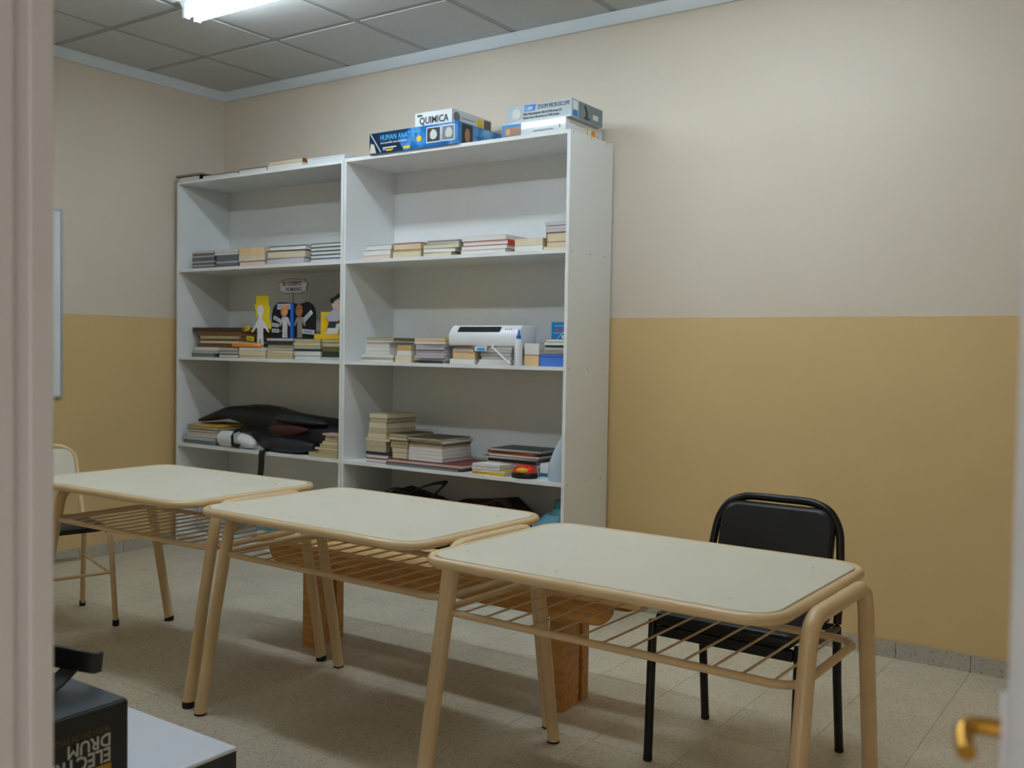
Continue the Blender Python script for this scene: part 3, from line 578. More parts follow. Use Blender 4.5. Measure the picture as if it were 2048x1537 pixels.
p2 = thing('paper_roll', 'small tapered white paper roll behind the black strap loop', 'paper roll', (0.668, -0.3935, 0.7095))
MB().tube([(0, 0, 0.012), (0.06, 0, 0.002), (0.105, 0, -0.010), (0.118, 0, -0.016)], [0.040, 0.039, 0.026, 0.014], 20).build('roll', PAPER, p2, smooth=True)
stack('small pile by the divider, ' + LL, 1.300, 1.500, s3, 0.806, -0.415, 0.075, [(1.6, 'khaki', pbk, 'o', 'b', -.03, 0), (1.0, 'tan', pbk, 'o', 'b', .05, 0), (.8, 'olive', pbk, 'c', 'b', .02, 0), (1.2, 'cream', pbk, 'o', 'b', .06, 0), (1.0, 'tan', pbk, 'c', 'b', .08, 0), (1.0, 'dark brown', pbk, 'o', 'b', .10, 0), (1.0, 'cream', pbk, 'o', 'b', .105, 0), (.6, 'pink', mg, 'p', 'f', 0.085, 0)])

# ---- right bookcase upper shelf
RU = 'right bookcase upper shelf'
stack('first stack, ' + RU, 1.672, 1.868, s1, 1.852, -0.405, 0.22, [(1, 'pink', pbk, 'p', 'b', -.006, 0), (1.3, 'pale grey', pbk, 'w', 'b', .0, 0), (1.2, 'dark slate', pbk, 'w', 'b', .02, .002, 2)])
stack('second stack, ' + RU, 1.886, 2.080, s1, 1.856, -0.405, 0.22, [(1, 'yellow', hb_, 'c', 'b', -.006, 0), (.9, 'red', hb_, 'c', 'b', 0, 0)])
stack('third stack, ' + RU, 2.094, 2.328, s1, 1.860, -0.40, 0.22, [(1, 'cream', pbk, 'c', 'b', 0, -.05), (1, 'brown', pbk, 'w', 'b', 0, -.03, 2), (1, 'khaki', pbk, 'c', 'b', 0, 0, 0), (1.1, 'pale grey', pp, 'g', 'b', .02, -.005, 2)])
stack('fourth stack, ' + RU, 2.342, 2.640, s1, 1.868, -0.40, 0.22, [(1, 'pink', pbk, 'w', 'b', 0, -.02), (1, 'maroon', pbk, 'w', 'b', .004, -.012), (1.2, 'red', hb_, 'w', 'r', .01, -.004), (1.2, 'pale grey', pbk, 'w', 'b', .006, -.02)])
stack('fifth stack, ' + RU, 2.675, 2.838, s1, 1.840, -0.40, 0.20, [(1.2, 'cream', pbk, 'w', 'b', 0, 0), (1.4, 'cream', pbk, 'c', 'f', 0.002, 0)])
stack('corner stack, ' + RU, 2.848, 2.982, s1, 1.912, -0.405, 0.24, [(.9, 'yellow', pbk, 'c', 'b', .0, 0), (1, 'cream', pbk, 'c', 'b', .018, 0), (2.4, 'rust', hb_, 'c', 'l', .014, 0), (2.5, 'lavender', pp, 'l', 'b', .004, 0)])
RM = 'right bookcase middle shelf'
stack('first stack, ' + RM, 1.672, 1.903, s2, 1.352, -0.405, 0.23, [(.6, 'khaki', mg, 'w', 'b', -.01, 0), (.7, 'pale grey', mg, 'g', 'b', .006, 0), (.8, 'white', mg, 'w', 'b', -.004, -.0), (1.1, 'pale grey', pbk, 'w', 'b', .02, -.03), (1.2, 'white', pbk, 'w', 'b', .024, -.035), (1.2, 'pale grey', pbk, 'w', 'b', .028, -.035), (.6, 'mauve grey', mg, 'w', 'b', .03, .0), (.8, 'olive', mg, 'o', 'r', .03, .0)])
stack('second stack, ' + RM, 1.912, 2.024, s2, 1.313, -0.405, 0.22, [(1.5, 'cream', pbk, 'c', 'f', 0, 0), (.9, 'white', pbk, 'w', 'b', .012, 0), (1.1, 'tan', pbk, 'c', 'f', .014, 0)])
stack('third stack, ' + RM, 2.036, 2.255, s2, 1.352, -0.405, 0.22, [(.9, 'dark slate', mg, 'g', 'f', .05, -.01), (.9, 'khaki', mg, 'l', 'b', 0, 0), (.9, 'mauve grey', mg, 'l', 'b', .012, 0), (1, 'lavender', mg, 'l', 'b', .02, 0), (1, 'mauve grey', mg, 'l', 'b', .014, 0), (.9, 'dark slate', mg, 'l', 'b', .02, 0), (1, 'lavender', mg, 'l', 'b', .012, 0), (1.2, 'tan', pbk, 'p', 'b', .01, .0), (1.0, 'yellow', mg, 'c', 'r', .008, 0)])
stack('pile under the heater left end, ' + RM, 2.300, 2.440, s2, 1.309, -0.40, 0.20, [(1.2, 'lavender', pbk, 'w', 'b', -.02, 0), (1.5, 'peach', pbk, 'c', 'f', 0, 0), (.6, 'pale grey', mg, 'g', 'b', 0, 0), (.5, 'brown', mg, 'b', 'b', .0, 0)])
stack('pile under the heater right end, ' + RM, 2.452, 2.662, s2, 1.309, -0.39, 0.21, [(.8, 'cream', mg, 'w', 'b', -.02 + .02, -.01), (.8, 'white', mg, 'w', 'b', .01, 0), (1, 'grey', mg, 'g', 'b', .02, 0), (1, 'dark slate', mg, 'g', 'b', .012, .0), (1, 'grey', mg, 'g', 'b', .02, 0), (.7, 'pale grey', mg, 'w', 'b', 0, 0)])
stack('pair beside the glue bottle, ' + RM, 2.744, 2.828, s2, 1.330, -0.40, 0.20, [(1, 'peach', pbk, 'c', 'f', 0, 0), (.06, 'orange', mg, 'c', 'f', 0, 0), (1.05, 'white', pbk, 'w', 'f', 0, .0)])
bb = thing('box', 'plain blue cardboard box at the right end of the middle shelf', 'box', (2.910, -0.30, s2))
MB().box(-0.071, 0.071, -0.105, 0.09, 0, 0.046).build('tray', mat('blue_card', (74, 124, 214), .6), bb, bevel=.001); MB().box(-0.0725, 0.0725, -0.1065, 0.0915, 0.0463, 0.060).build('lid', mat('blue_card', (74, 124, 214), .6), bb, bevel=.001)
stack('pile on the blue box, ' + RM, 2.842, 2.980, s2 + .0608, 1.352, -0.402, 0.19, [(.6, 'dark brown', mg, 'g', 'b', -.006, 0), (.6, 'pale grey', mg, 'w', 'b', .006, 0), (1, 'mauve grey', pbk, 'g', 'b', .018, 0), (.7, 'dark green', mg, 'o', 'f', .024, 0), (1.1, 'pale blue', pbk, 'w', 'b', .016, 0), (1.0, 'teal', pbk, 'w', 'b', .028, 0)])
cb = thing('carton', 'open cyan printed carton on top of the pile at the right end', 'carton', (2.930, -0.315, 1.3523))
CY = mat('cyan_card', (14, 132, 200), .5)
for q in ((-.048, .048, -.06, -.058), (-.048, .048, .058, .06), (-.048, -.046, -.058, .058), (.046, .048, -.058, .058)): MB().box(*q, 0, .082).build('wall_panel', CY, cb)
MB().box(-.046, .046, -.058, .058, 0, .002).build('floor_panel', CY, cb); MB().box(-.045, .045, -.057, .057, .002, .072).build('contents', BLACKM, cb)
q = MB().box(-.046, .046, 0, .0015, 0, .05).build('flap', CY, cb); q.location = (0, .06, .082); q.rotation_euler = (math.radians(-70), 0, 0)
LBL = mat('label_white', (222, 226, 232), .6)
MB().box(.010, .046, -.0608, -.060, .002, .018).build('sticker', LBL, cb)
for k, (x, z, m) in enumerate([(-.022, .045, 'r'), (-.004, .043, 'r'), (.014, .046, 'r')]): MB().prism([(x - .005, z - .007), (x + .006, z - .007), (x + .003, z + .008), (x - .002, z + .006)], -.0606, -.060, 'y').build('print_spot', mat('red_print', (214, 70, 60), .6), cb)
for z, a, b_ in ((.062, -.03, .03), (.028, -.034, .03)): MB().box(a, b_, -.0606, -.060, z, z + .002).build('print_line', LBL, cb)
MB().prism([(-.018, .001), (-.014, .001), (.046, .054), (.046, .058)], -.0607, -.060, 'y').build('print_stripe', LBL, cb)
# wall fan heater lying on the piles
ht = thing('fan_heater', 'white fan heater with black grille resting on paper piles', 'heater', (2.270, -0.31, 1.3125))
HW = mat('white_plastic', (236, 238, 242), .28); HG = mat('black_grille', (22, 30, 34), .4)
prof = [(-.085, .004), (-.088, .02), (-.088, .05), (-.082, .068), (-.058, .098), (-.045, .106), (0.05, .108), (.068, .100), (.075, .085), (.075, .004), (.07, .0), (-.08, .0)]
MB().prism(prof, 0, .435, 'x').build('body', HW, ht, bevel=.004, smooth=True)
n_ = Vector((0, -.78, .62)); gx0, gx1 = .05, .315
MB().prism([(-.0806, .0725), (-.0600, .0978), (-.0585, .0966), (-.0790, .0713)], gx0, gx1, 'x').build('grille', HG, ht)
gl = mat('grille_slat', (54, 62, 66), .4)
for k in range(5):
    u = k / 4; MB().tube([(gx0 + .004, -.0796 + u * .0180 - .0012, .0744 + u * .0222 + .001), (gx1 - .004, -.0796 + u * .0180 - .0012, .0744 + u * .0222 + .001)], .0012, 6).build('slat', gl, ht)
for k in range(4): MB().tube([(.345 + k * .012, -.068, .0850), (.345 + k * .012, -.0700, .0866)], .0028, 8).build('button', mat('grey_button', (90, 96, 100), .4), ht)
MB().tube(smoothpath([(.29, -.07, .0045), (.285, -.099, .002), (.30, -.102, -.012), (.345, -.104, -.045), (.385, -.106, -.076), (.402, -.104, -.0835)], 6), .0042, 8).build('cord', HW, ht, smooth=True)
gbn = thing('glue_bottle', 'slim white glue bottle with blue nozzle in front of heater', 'bottle', (2.712, -0.405, s2))
MB().lathe([(.019, 0), (.0205, .003), (.0205, .112), (.018, .122), (.010, .128), (.010, .132)], 20).build('body', HW, gbn, smooth=True)
MB().lathe([(.0115, .132), (.0115, .146), (.008, .150), (.003, .176), (.002, .178)], 16).build('nozzle', mat('blue_plastic', (30, 116, 210), .35), gbn, smooth=True)
lf = thing('leaflet', 'blue and white leaflet hanging out from under the heater', 'leaflet', (0, 0, 0))
ribbon([(2.48, -.30, 1.3100), (2.48, -.396, 1.3100), (2.48, -.404, 1.306), (2.483, -.408, 1.288)], .075, .0006, (1, 0, .02)).build('sheet', PAPER, lf); ribbon([(2.482, -.4055, 1.3052), (2.485, -.4088, 1.291)], .05, .0006, (1, 0, .02)).build('print_patch', mat('cyan_print', (70, 160, 210), .6), lf)

# ---- right bookcase lower shelf
RL = 'right bookcase lower shelf'
tl = [(1.0, 'maroon', hb_, 'w', 'b', 0, .02), (1.0, 'maroon', hb_, 'w', 'b', .002, .02), (.6, 'navy', hb_, 'w', 'f', 0, .018), (1.3, 'khaki', pbk, 'o', 'b', .006, 0), (1.3, 'cream', pbk, 'o', 'b', .0, 0), (.7, 'khaki', pbk, 'c', 'b', -.004, .03), (1.2, 'cream', pbk, 'c', 'b', .012, .0), (1.2, 'khaki', pbk, 'o', 'b', .018, .005), (1.4, 'cream', pbk, 'c', 'b', .022, 0), (1.0, 'dark green', pbk, 'o', 'b', .03, .005), (1.1, 'khaki', pbk, 'c', 'b', .022, .01)]
stack('tall stack, ' + RL, 1.688, 1.835, s3, 0.936, -0.385, 0.24, tl)
stack('tan pile beside the tall stack, ' + RL, 1.872, 1.998, s3 + .0372, 0.836, -0.395, 0.22, [(1.5, 'tan', pbk, 'c', 'b', .02, 0), (1.2, 'brown', pbk, 'c', 'b', .016, .0), (.9, 'tan', mg, 'o', 'l', .0, 0), (1, 'brown', mg, 'o', 'l', 0, 0), (.8, 'maroon', mg, 'c', 'b', -.004, 0), (.9, 'dark green', mg, 'o', 'b', .0, 0)])
stack('bottom of the white stack, ' + RL, 1.872, 2.385, s3, s3 + .0368, -0.418, 0.27, [(1, 'black', mg, 'd', 'b', -.01, -.02), (1.3, 'maroon', hb_, 'p', 'b', .0, 0)])
stack('white stack, ' + RL, 2.014, 2.242, s3 + .0372, 0.826, -0.405, 0.25, [(1.3, 'pale grey', pbk, 'w', 'b', 0, 0), (1.2, 'white', pbk, 'w', 'b', .0, .004), (1.4, 'lavender', pbk, 'w', 'b', 0, 0), (1.2, 'white', pbk, 'w', 'b', .003, 0), (1.0, 'tan', hb_, 'c', 'b', .0, -.004), (.8, 'dark slate', hb_, 'o', 'b', 0, 0), (1, 'pale grey', mg, 'w', 'b', .01, .01), (.8, 'dark brown', mg, 'o', 'b', -.004, 0)])
stack('yellow pile, ' + RL, 2.440, 2.650, s3, 0.720, -0.415, 0.10, [(.8, 'yellow', mg, 'c', 'f', 0, 0, -2), (.7, 'yellow', mg, 'w', 'b', .006, -.004, 1), (1.5, 'pale grey', pp, 'w', 'b', .0, -.03, 0)])
gp = thing('carton', 'flat pale grey carton beneath the dark magazine pile', 'carton', (2.60, -0.18, s3))
MB().box(-.17, .17, -.115, .115, 0, .036).build('tray', mat('pale_carton', (188, 190, 188), .7), gp); MB().box(-.172, .172, -.117, .117, .0362, .043).build('lid', mat('pale_carton', (188, 190, 188), .7), gp)
stack('dark pile on the grey carton, ' + RL, 2.44, 2.80, s3 + .0436, 0.792, -0.297, 0.21, [(1, 'rust', mg, 'p', 'b', .0, -.02), (1, 'black', mg, 'd', 'f', .02, -.03, -3), (.8, 'black', mg, 'g', 'b', -.02, -.04, 3), (.9, 'dark brown', mg, 'p', 'b', .02, -.03, 1), (1, 'rust', mg, 'o', 'f', .01, -.05, -4), (.8, 'dark slate', mg, 'g', 'b', .03, -.02, 2)])
rd = thing('tape_dispenser', 'red and yellow dome shaped dispenser with black base', 'dispenser', (2.735, -0.366, s3))
a_ = MB().lathe([(.066, 0), (.070, .003), (.069, .018), (.064, .026)], 28).build('base', BLACKM, rd, smooth=True)
b_ = MB().lathe([(.064, .0262), (.062, .036), (.052, .050), (.030, .059), (.002, .062)], 28).build('dome', mat('red_plastic', (222, 52, 20), .3), rd, smooth=True)
MB().loft([(-.01, -.052, .040, .010, .006), (.0, -.053, .041, .013, .011), (.03, -.045, .042, .013, .012), (.042, -.036, .041, .008, .006)], 14, 2).build('yellow_patch', mat('yellow_plastic', (240, 190, 30), .35), rd, smooth=True)
for o_ in (a_, b_): o_.scale = (1.0, .80, 1.06)
tb = thing('carton', 'small white carton with teal band next to the plastic bag', 'carton', (2.832, -0.275, s3))
MB().box(-.034, .034, -.05, .05, 0, .072).build('carton_body', LBL, tb, bevel=.001); MB().box(-.0345, .0345, -.0505, .0505, .008, .026).build('band', mat('teal_print', (40, 116, 140), .5), tb)
PL = mat('pale_blue_plastic_film', (208, 228, 242), .25, trans=0.2); PL2 = mat('blue_plastic_film', (110, 184, 216), .3, trans=0.15)
pg_ = thing('plastic_bag', 'translucent pale blue plastic bag standing against the right side panel', 'bag', (2.930, -0.36, s3))
def vbag(o, name, sts, m, wob, seed):
    mb = MB().loft([(z, 0, 0, hy, hx) for z, hx, hy, cx in sts], 22, 2.2, wob, seed)
    offs = {round(z, 5): cx for z, hx, hy, cx in sts}
    mb.v = [(v[2] + offs[round(v[0], 5)], v[1], v[0]) for v in mb.v]
    return mb.build(name, m, o, smooth=True)
vbag(pg_, 'body', [(0.001, .042, .05, 0), (.03, .049, .058, 0), (.09, .046, .055, .002), (.15, .032, .045, .012), (.20, .018, .030, .024)], PL, .05, 4)
vbag(pg_, 'gathered_neck', [(.20, .015, .027, .026), (.235, .010, .018, .034), (.27, .009, .02, .037), (.29, .004, .012, .038)], PL, .06, 9)
# ---- bottom shelves
zb_ = 0.0755 + BT
tb2 = thing('tote_bag', 'dark fabric bags heaped on the bottom of the right bookcase', 'bag', (0, 0, zb_))
DK = mat('black_brown_fabric', (26, 21, 20), .7, bump=.6, scale=50); DM = mat('dark_maroon_fabric', (44, 24, 22), .7, bump=.6, scale=50)
MB().loft([(1.60, -.22, .18, .10, .13, 0.001), (1.70, -.23, .20, .15, .18, 0.001), (1.86, -.23, .22, .17, .205, .001), (2.02, -.23, .21, .17, .19, .001), (2.14, -.22, .19, .14, .17, .001)], 26, 2.6, .04, 11).build('body', DK, tb2, smooth=True)
ribbon(smoothpath([(1.95, -.33, .36), (2.01, -.36, .43), (2.11, -.365, .475), (2.23, -.36, .50), (2.16, -.35, .435), (2.09, -.33, .36)], 6), .045, .004, (0, 1, .3)).build('handle', DK, tb2)
ribbon(smoothpath([(1.75, -.30, .36), (1.80, -.33, .415), (1.88, -.33, .43), (1.95, -.31, .39)], 6), .035, .004, (0, 1, .3)).build('handle', DK, tb2)
tb3 = thing('tote_bag', 'dark maroon fabric bag right of the black one, bottom shelf', 'bag', (0, 0, zb_))
MB().loft([(2.17, -.23, .18, .10, .16, .001), (2.26, -.23, .205, .15, .20, .001), (2.42, -.23, .205, .16, .205, .001), (2.58, -.23, .21, .16, .215, .001), (2.70, -.22, .18, .12, .16, .001)], 26, 2.6, .05, 21).build('body', DM, tb3, smooth=True)
ribbon(smoothpath([(2.48, -.33, .38), (2.53, -.35, .435), (2.60, -.35, .44), (2.66, -.34, .38)], 6), .04, .004, (0, 1, .3)).build('handle', DM, tb3)
pb2 = thing('plastic_bag', 'stuffed light blue plastic bag on the bottom of the right bookcase', 'bag', (2.862, -0.30, zb_))
vbag(pb2, 'body', [(0.001, .08, .09, 0), (.08, .108, .11, 0), (.24, .112, .11, 0), (.34, .10, .10, .005), (.40, .055, .06, .03)], PL2, .04, 6)
vbag(pb2, 'knot', [(.40, .045, .05, .035), (.43, .03, .03, .05), (.47, .045, .05, .06)], mat('teal_plastic_film', (60, 140, 150), .3), .08, 7)
wbg = thing('plastic_bag', 'white and grey printed plastic bag on the left bookcase bottom shelf', 'bag', (0.28, -0.25, zb_))
vbag(wbg, 'body', [(0.001, .12, .10, 0), (.06, .15, .125, 0), (.16, .14, .115, 0), (.24, .09, .07, 0), (.28, .05, .05, .01)], mat('printed_plastic', (206, 208, 212), .35, noise=.45, scale=16), .05, 15)
vbag(wbg, 'gathered_neck', [(.28, .04, .04, .012), (.31, .02, .02, .02), (.34, .04, .03, .02)], LBL, .08, 16)
wt = thing('storage_box', 'pale box with blue stripe on the left bookcase bottom shelf', 'box', (1.0, -0.26, zb_))
MB().box(-.20, .20, -.13, .13, 0, .20).build('tray', LBL, wt, bevel=.003); MB().box(-.205, .205, -.135, .135, .2003, .235).build('lid', LBL, wt, bevel=.003); MB().box(-.2005, .2005, -.1306, .1306, .09, .14).build('stripe', mat('cyan_print', (70, 160, 210), .6), wt)
bw = thing('duster', 'small blue folded cloth lying on the wooden bench', 'cloth', (2.95, -1.285, 0.4523))
MB().loft([(-.05, 0, .008, .03, .006, 0), (-.03, 0, .010, .045, .010, 0), (.02, 0, .011, .045, .011, 0), (.05, 0, .008, .03, .006, 0)], 16, 3, .05, 3).build('cloth', mat('blue_cloth', (40, 96, 190), .8), bw, smooth=True)
BLADD = 0

# ---- on top of the left bookcase
zl = 2.3313
book('white paged book with black spine on left bookcase top, far left', 0.088, 0.292, -0.424, zl, 0.027, 0.27, 'black', 'w', 'r', hb_)
fo = thing('folder', 'dark olive card folder overhanging the left bookcase top corner', 'folder', (0.185, -0.292, zl + .0273))
MB().box(-.13, .14, -.135, .135, 0, .004).build('lower_flap', mat('olive_card', (92, 90, 70), .7), fo); MB().box(-.135, .12, -.13, .135, .0102, .0135).build('upper_flap', mat('olive_card', (92, 90, 70), .7), fo); MB().box(-.12, .12, -.128, .128, .0042, .010).build('papers', page_mat('o'), fo)
book('thin white book with teal cover second from left, left bookcase top', 0.312, 0.632, -0.42, zl, 0.020, 0.24, 'teal', 'w', 'b', hb_)
book('white book with dark blue cover third from left, left bookcase top', 0.655, 0.900, -0.42, zl, 0.026, 0.24, 'dark slate', 'w', 'b', hb_)
book('lower cream book with dark spine edge, left bookcase top', 0.910, 1.198, -0.42, zl, 0.026, 0.22, 'dark brown', 'w', 'l', pbk)
book('upper cream book with rust corner, left bookcase top', 0.918, 1.200, -0.415, zl + .0263, 0.022, 0.22, 'rust', 'c', 'r', pbk)
wbx = thing('carton', 'flat white carton at the right end of the left bookcase top', 'carton', (1.395, -0.29, zl))
MB().box(-.148, .143, -.132, .13, 0, .026).build('tray', LBL, wbx); MB().box(-.15, .145, -.134, .132, .0262, .034).build('lid', LBL, wbx)
# ---- boxes on top of the right bookcase
zr_ = 2.3353
CW = mat('glossy_white_card', (226, 230, 232), .25, coat=.4)
def gbox(label, x0, x1, y0, y1, z0, z1, m):
    t = thing('game_box', label, 'box', ((x0 + x1) / 2, (y0 + y1) / 2, z0)); hx, hy, h = (x1 - x0) / 2, (y1 - y0) / 2, z1 - z0
    MB().box(-hx + .001, hx - .001, -hy + .001, hy - .001, 0, h * .3).build('tray', m, t, bevel=.0012); MB().box(-hx, hx, -hy, hy, h * .1 + .0, h).build('lid', m, t, bevel=.0012)
    return t, hx, hy, h
def blend(name, c0, c1, c2, sx=6):
    m = bpy.data.materials.new(name); m.use_nodes = True; n = m.node_tree.nodes; l = m.node_tree.links; b = n['Principled BSDF']; b.inputs['Roughness'].default_value = .25; b.inputs['Coat Weight'].default_value = .5
    t = n.new('ShaderNodeTexCoord'); x = n.new('ShaderNodeTexNoise'); x.inputs['Scale'].default_value = sx; x.inputs['Detail'].default_value = 4; x.inputs['Distortion'].default_value = 1.2; l.new(t.outputs['Object'], x.inputs['Vector'])
    r = n.new('ShaderNodeValToRGB'); e = r.color_ramp.elements; e[0].position = .32; e[0].color = lin(c0); e[1].position = .72; e[1].color = lin(c2); q = e.new(.5); q.color = lin(c1)
    l.new(x.outputs['Fac'], r.inputs['Fac']); l.new(r.outputs['Color'], b.inputs['Base Color']); return m
HAM = blend('blue_marbled_print', (14, 84, 150), (22, 112, 190), (110, 180, 230)); NAVY = mat('navy_print', (12, 40, 74), .3); CYT = mat('cyan_letter', (70, 176, 236), .4); WT = mat('white_letter', (232, 236, 238), .4); BKL = mat('black_letter', (30, 32, 36), .5); YL = mat('yellow_print', (240, 200, 30), .4); GYP = mat('grey_photo_print', (120, 124, 128), .4); SKN = mat('sepia_photo_print', (176, 130, 100), .5); DPH = mat('dark_photo_print', (44, 44, 46), .4)
def flat(t, name, pts, y, m, th=.0008): return MB().prism(pts, -y - th, -y, 'y').build(name, m, t)
def side(t, name, pts, x, m, th=.0008): return MB().prism(pts, x, x + th, 'x').build(name, m, t)
def R4(x0, x1, z0, z1): return [(x0, z0), (x1, z0), (x1, z1), (x0, z1)]
t, hx, hy, h = gbox('blue glossy human anatomy kit box under the white chemistry box', 1.745, 2.350, -0.445, -0.06, zr_, zr_ + .112, HAM)
flat(t, 'navy_panel', [(-hx + .002, .002), (-.06, .002), (-.10, h * .55), (-.02, h - .002), (-hx + .002, h - .002)], hy, NAVY)
lettering('HUMAN ANATOMY', .040, (-.225, -hy - .0012, h * .60), (1, 0, 0), (0, 0, 1), CYT, t, bold=True, wscale=.80)
lettering('demountable and articulated', .017, (-.222, -hy - .0012, h * .43), (1, 0, 0), (0, 0, 1), WT, t, wscale=.95)
flat(t, 'print_line', R4(-.205, -.11, h * .22, h * .22 + .005), hy + .0008, WT); flat(t, 'print_line', R4(-.205, -.13, h * .14, h * .14 + .004), hy + .0008, WT)
for x, w in ((-.18, .042), (-.06, .045)): flat(t, 'yellow_spot', R4(x, x + w, .008, .022), hy + .0008, YL)
MB().lathe([(.016, 0), (.016, .001)], 18).build('yellow_roundel', YL, t).matrix_local = Matrix.Translation((.045, -hy, h * .45)) @ Matrix.Rotation(math.pi / 2, 4, 'X')
for x0, x1, m in ((.10, .185, DPH), (.20, .275, GYP)):
    f_ = flat(t, 'photo_border', R4(x0 - .005, x1 + .005, .020, .100), hy, WT); flat(t, 'photo', R4(x0, x1, .025, .095), hy + .0008, m)
    MB().loft([(x0 + .02, -hy - .0016, .058, .0004, .012), (x0 + .035, -hy - .0016, .062, .0004, .026), (x0 + .055, -hy - .0016, .06, .0004, .022), (x0 + .065, -hy - .0016, .058, .0004, .008)], 12, 2).build('pictured_model', mat('pale_photo', (206, 208, 204), .5), t)
side(t, 'photo', R4(-hy + .03, -hy + .12, .006, h - .006), hx, DPH); side(t, 'photo_face', [(-hy + .075 + .022 * math.cos(a / 10 * math.pi), .050 + .036 * math.sin(a / 10 * math.pi)) for a in range(20)], hx + .0008, SKN)
lettering('HUMAN ANATOMY', .034, (hx + .0012, -.05, h * .45), (0, 1, 0), (0, 0, 1), CYT, t, bold=True, wscale=.62)
ribbon([(-hx + .01, -hy - .0016, h - .004), (-hx + .085, -hy - .0016, .004)], .006, .0008, (1, 0, 0)).build('torn_tape', LBL, t); flat(t, 'torn_corner', [(-hx + .002, .004), (-hx + .05, .004), (-hx + .035, .05), (-hx + .012, .058)], hy + .0008, mat('bare_card', (206, 198, 180), .8))
t, hx, hy, h = gbox('white chemistry set box lettered QUIMICA on the blue anatomy box', 2.047, 2.292, -0.425, -0.085, zr_ + .1125, zr_ + .187, CW)
lettering('QUIMICA', .050, (-.092, -hy - .001, .014), (1, 0, 0), (0, 0, 1), BKL, t, bold=True, wscale=.92)
flat(t, 'green_emblem', [(-.105, .052), (-.07, .054), (-.074, .064), (-.108, .066)], hy, mat('green_print', (60, 110, 80), .5))
MB().lathe([(.026, 0), (.026, .0012)], 20).build('roundel', GYP, t).matrix_local = Matrix.Translation((hx, -hy + .04, h * .5)) @ Matrix.Rotation(math.pi / 2, 4, 'Y')
side(t, 'yellow_panel', R4(.045, .095, .006, h - .012), hx, YL); side(t, 'photo', R4(.105, hy - .003, .004, h - .006), hx, mat('brown_photo_print', (110, 96, 70), .5)); side(t, 'print_line', R4(-hy + .08, .03, h * .5, h * .5 + .006), hx, mat('pale_ink', (170, 170, 170), .6))
t, hx, hy, h = gbox('white kit box with blue photo corner under the microscope box', 2.607, 2.976, -0.430, -0.085, zr_, zr_ + .060, CW)
flat(t, 'blue_corner', R4(-hx + .002, -hx + .115, .002, h - .002), hy, mat('blue_print', (20, 140, 214), .4)); flat(t, 'photo', R4(-hx + .018, -hx + .112, .003, h * .72), hy + .0008, SKN); flat(t, 'face_print', [(-hx + .04 + .014 * math.cos(a / 8 * math.pi), .022 + .015 * math.sin(a / 8 * math.pi)) for a in range(16)], hy + .0016, mat('skin_print', (206, 170, 150), .6))
flat(t, 'print_line', R4(.0, .115, .010, .015), hy, mat('blue_ink', (110, 130, 170), .6))
flat(t, 'print_mark', [(.148, .012), (.155, .018), (.153, .027), (.147, .03), (.150, .02)], hy, DPH)
side(t, 'yellow_bar', R4(.02, .034, .004, .042), hx, YL); side(t, 'orange_disc', [(.085 + .020 * math.cos(a / 10 * math.pi), .024 + .018 * math.sin(a / 10 * math.pi)) for a in range(20)], hx, mat('orange_print', (236, 150, 40), .5))
side(t, 'print_mark', R4(.125, .132, .014, .026), hx, SKN); side(t, 'print_mark', R4(.142, .15, .008, .014), hx, GYP); side(t, 'print_line', R4(-hy + .03, .0, .040, .044), hx, mat('pale_ink', (170, 170, 170), .6))
SIL = mat('silver_grey_card', (172, 184, 192), .3, coat=.3)
t, hx, hy, h = gbox('silver grey zoom microscope box, topmost on the right bookcase', 2.630, 3.003, -0.425, -0.13, zr_ + .0606, zr_ + .146, SIL)
flat(t, 'blue_flag', [(-.078, h - .034), (-.02, h - .034), (-.012, h - .004), (-.078, h - .004)], hy, mat('blue_print2', (24, 126, 206), .4)); lettering('1200', .022, (-.072, -hy - .0012, h - .028), (1, 0, 0), (0, 0, 1), WT, t, bold=True, wscale=.9)
lettering('ZOOM MICROSCOPE', .029, (-.005, -hy - .001, h - .030), (1, 0, 0), (0, 0, 1), BKL, t, wscale=.66, shear=.12)
lettering('With 3-Step Projector, Mini LCD Microscope Kit', .0155, (-.085, -hy - .001, h - .052), (1, 0, 0), (0, 0, 1), BKL, t, wscale=.70)
lettering('Zoom from 50 power to 1200 power', .0155, (-.085, -hy - .001, h - .070), (1, 0, 0), (0, 0, 1), BKL, t, wscale=.86)
MB().lathe([(.026, 0), (.026, .001)], 20).build('silver_seal', mat('seal_print', (206, 208, 204), .3), t).matrix_local = Matrix.Translation((-.125, -hy, h * .52)) @ Matrix.Rotation(math.pi / 2, 4, 'X')
side(t, 'white_panel', R4(-hy + .01, -hy + .055, .036, h - .008), hx, WT); side(t, 'blue_panel', R4(-hy + .012, -hy + .055, .008, .034), hx, mat('blue_print2', (24, 126, 206), .4)); side(t, 'photo', R4(-hy + .065, hy - .004, .004, h - .004), hx, mat('blue_grey_photo', (120, 134, 142), .4))
side(t, 'pictured_microscope', [(-.03, .01), (.02, .01), (.02, .018), (.0, .02), (.005, .04), (-.01, .06), (-.02, .074), (-.034, .07), (-.022, .05), (-.012, .03), (-.03, .018)], hx + .0008, DPH)
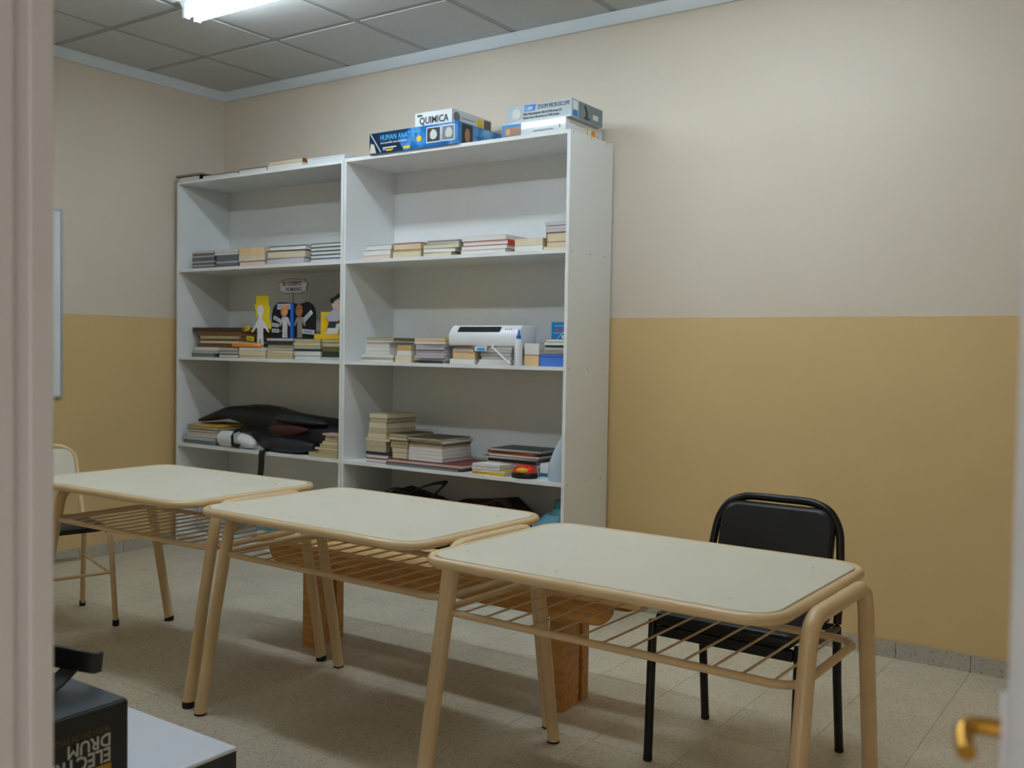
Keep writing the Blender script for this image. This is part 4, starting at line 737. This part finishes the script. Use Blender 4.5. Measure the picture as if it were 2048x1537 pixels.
side(t, 'print_line', R4(.05, .10, .02, .045), hx + .0008, mat('seal_print', (206, 208, 204), .3))

# ------------------------------------------------------------------ boxes on the floor near the doorway
DB = mat('black_printed_card', (22, 23, 25), .4, coat=.15)
t = thing('drum_box', 'black electric drum box near the door edge, printed upside down', 'box', (3.42, -3.53, 0))
MB().box(-.30, .30, -.30, .30, 0, .597).build('carton_body', DB, t, bevel=.004); MB().box(-.296, .296, -.296, .296, .597, .5995).build('top_flap', mat('dark_grey_card', (58, 66, 74), .42), t)
GR = mat('worn_white_print', (196, 192, 184), .6); YP = mat('amber_print', (196, 140, 36), .6)
X_ = .3006
lettering('ELECTRIC', .0385, (X_, .262, .515), (0, -1, 0), (0, 0, -1), GR, t, bold=True, wscale=.86)
lettering('DRUM', .035, (X_, .262, .5426), (0, -1, 0), (0, 0, -1), GR, t, bold=True, wscale=.92)
lettering('WITH DRUM STICKS & PEDALS', .0145, (X_, .260, .5585), (0, -1, 0), (0, 0, -1), mat('dim_amber_print', (110, 84, 40), .6), t, wscale=.95)
MB().box(.3002, .3008, -.02, .262, .425, .484).build('amber_band', YP, t)
sk_ = thing('bag_strap', 'black webbing strap bunched on top of the drum box', 'strap', (3.42, -3.53, .5997))
ribbon(smoothpath([(.02, .10, .075), (.10, .17, .085), (.16, .225, .075), (.185, .270, .058), (.182, .300, .045), (.17, .325, .040)], 6), .055, .005, (.45, -.2, .9)).build('band', CLOTH, sk_)
ribbon(smoothpath([(.165, .270, .05), (.15, .25, .024), (.16, .225, .014), (.18, .19, .011), (.21, .14, .011), (.235, .05, .011)], 6), .045, .004, (1, .35, .1)).build('band', CLOTH, sk_)
t = thing('carton', 'white topped carton with dark sides in front of the desks', 'carton', (3.05, -2.995, 0))
MB().box(-.449, .449, -.217, .217, 0, .288).build('carton_body', mat('dark_print_card', (34, 32, 40), .35, coat=.3), t, bevel=.002)
MB().box(-.450, .450, -.218, .218, .286, .300).build('top_panel', mat('glossy_white_lid', (222, 226, 236), .3, coat=.2), t, bevel=.006)
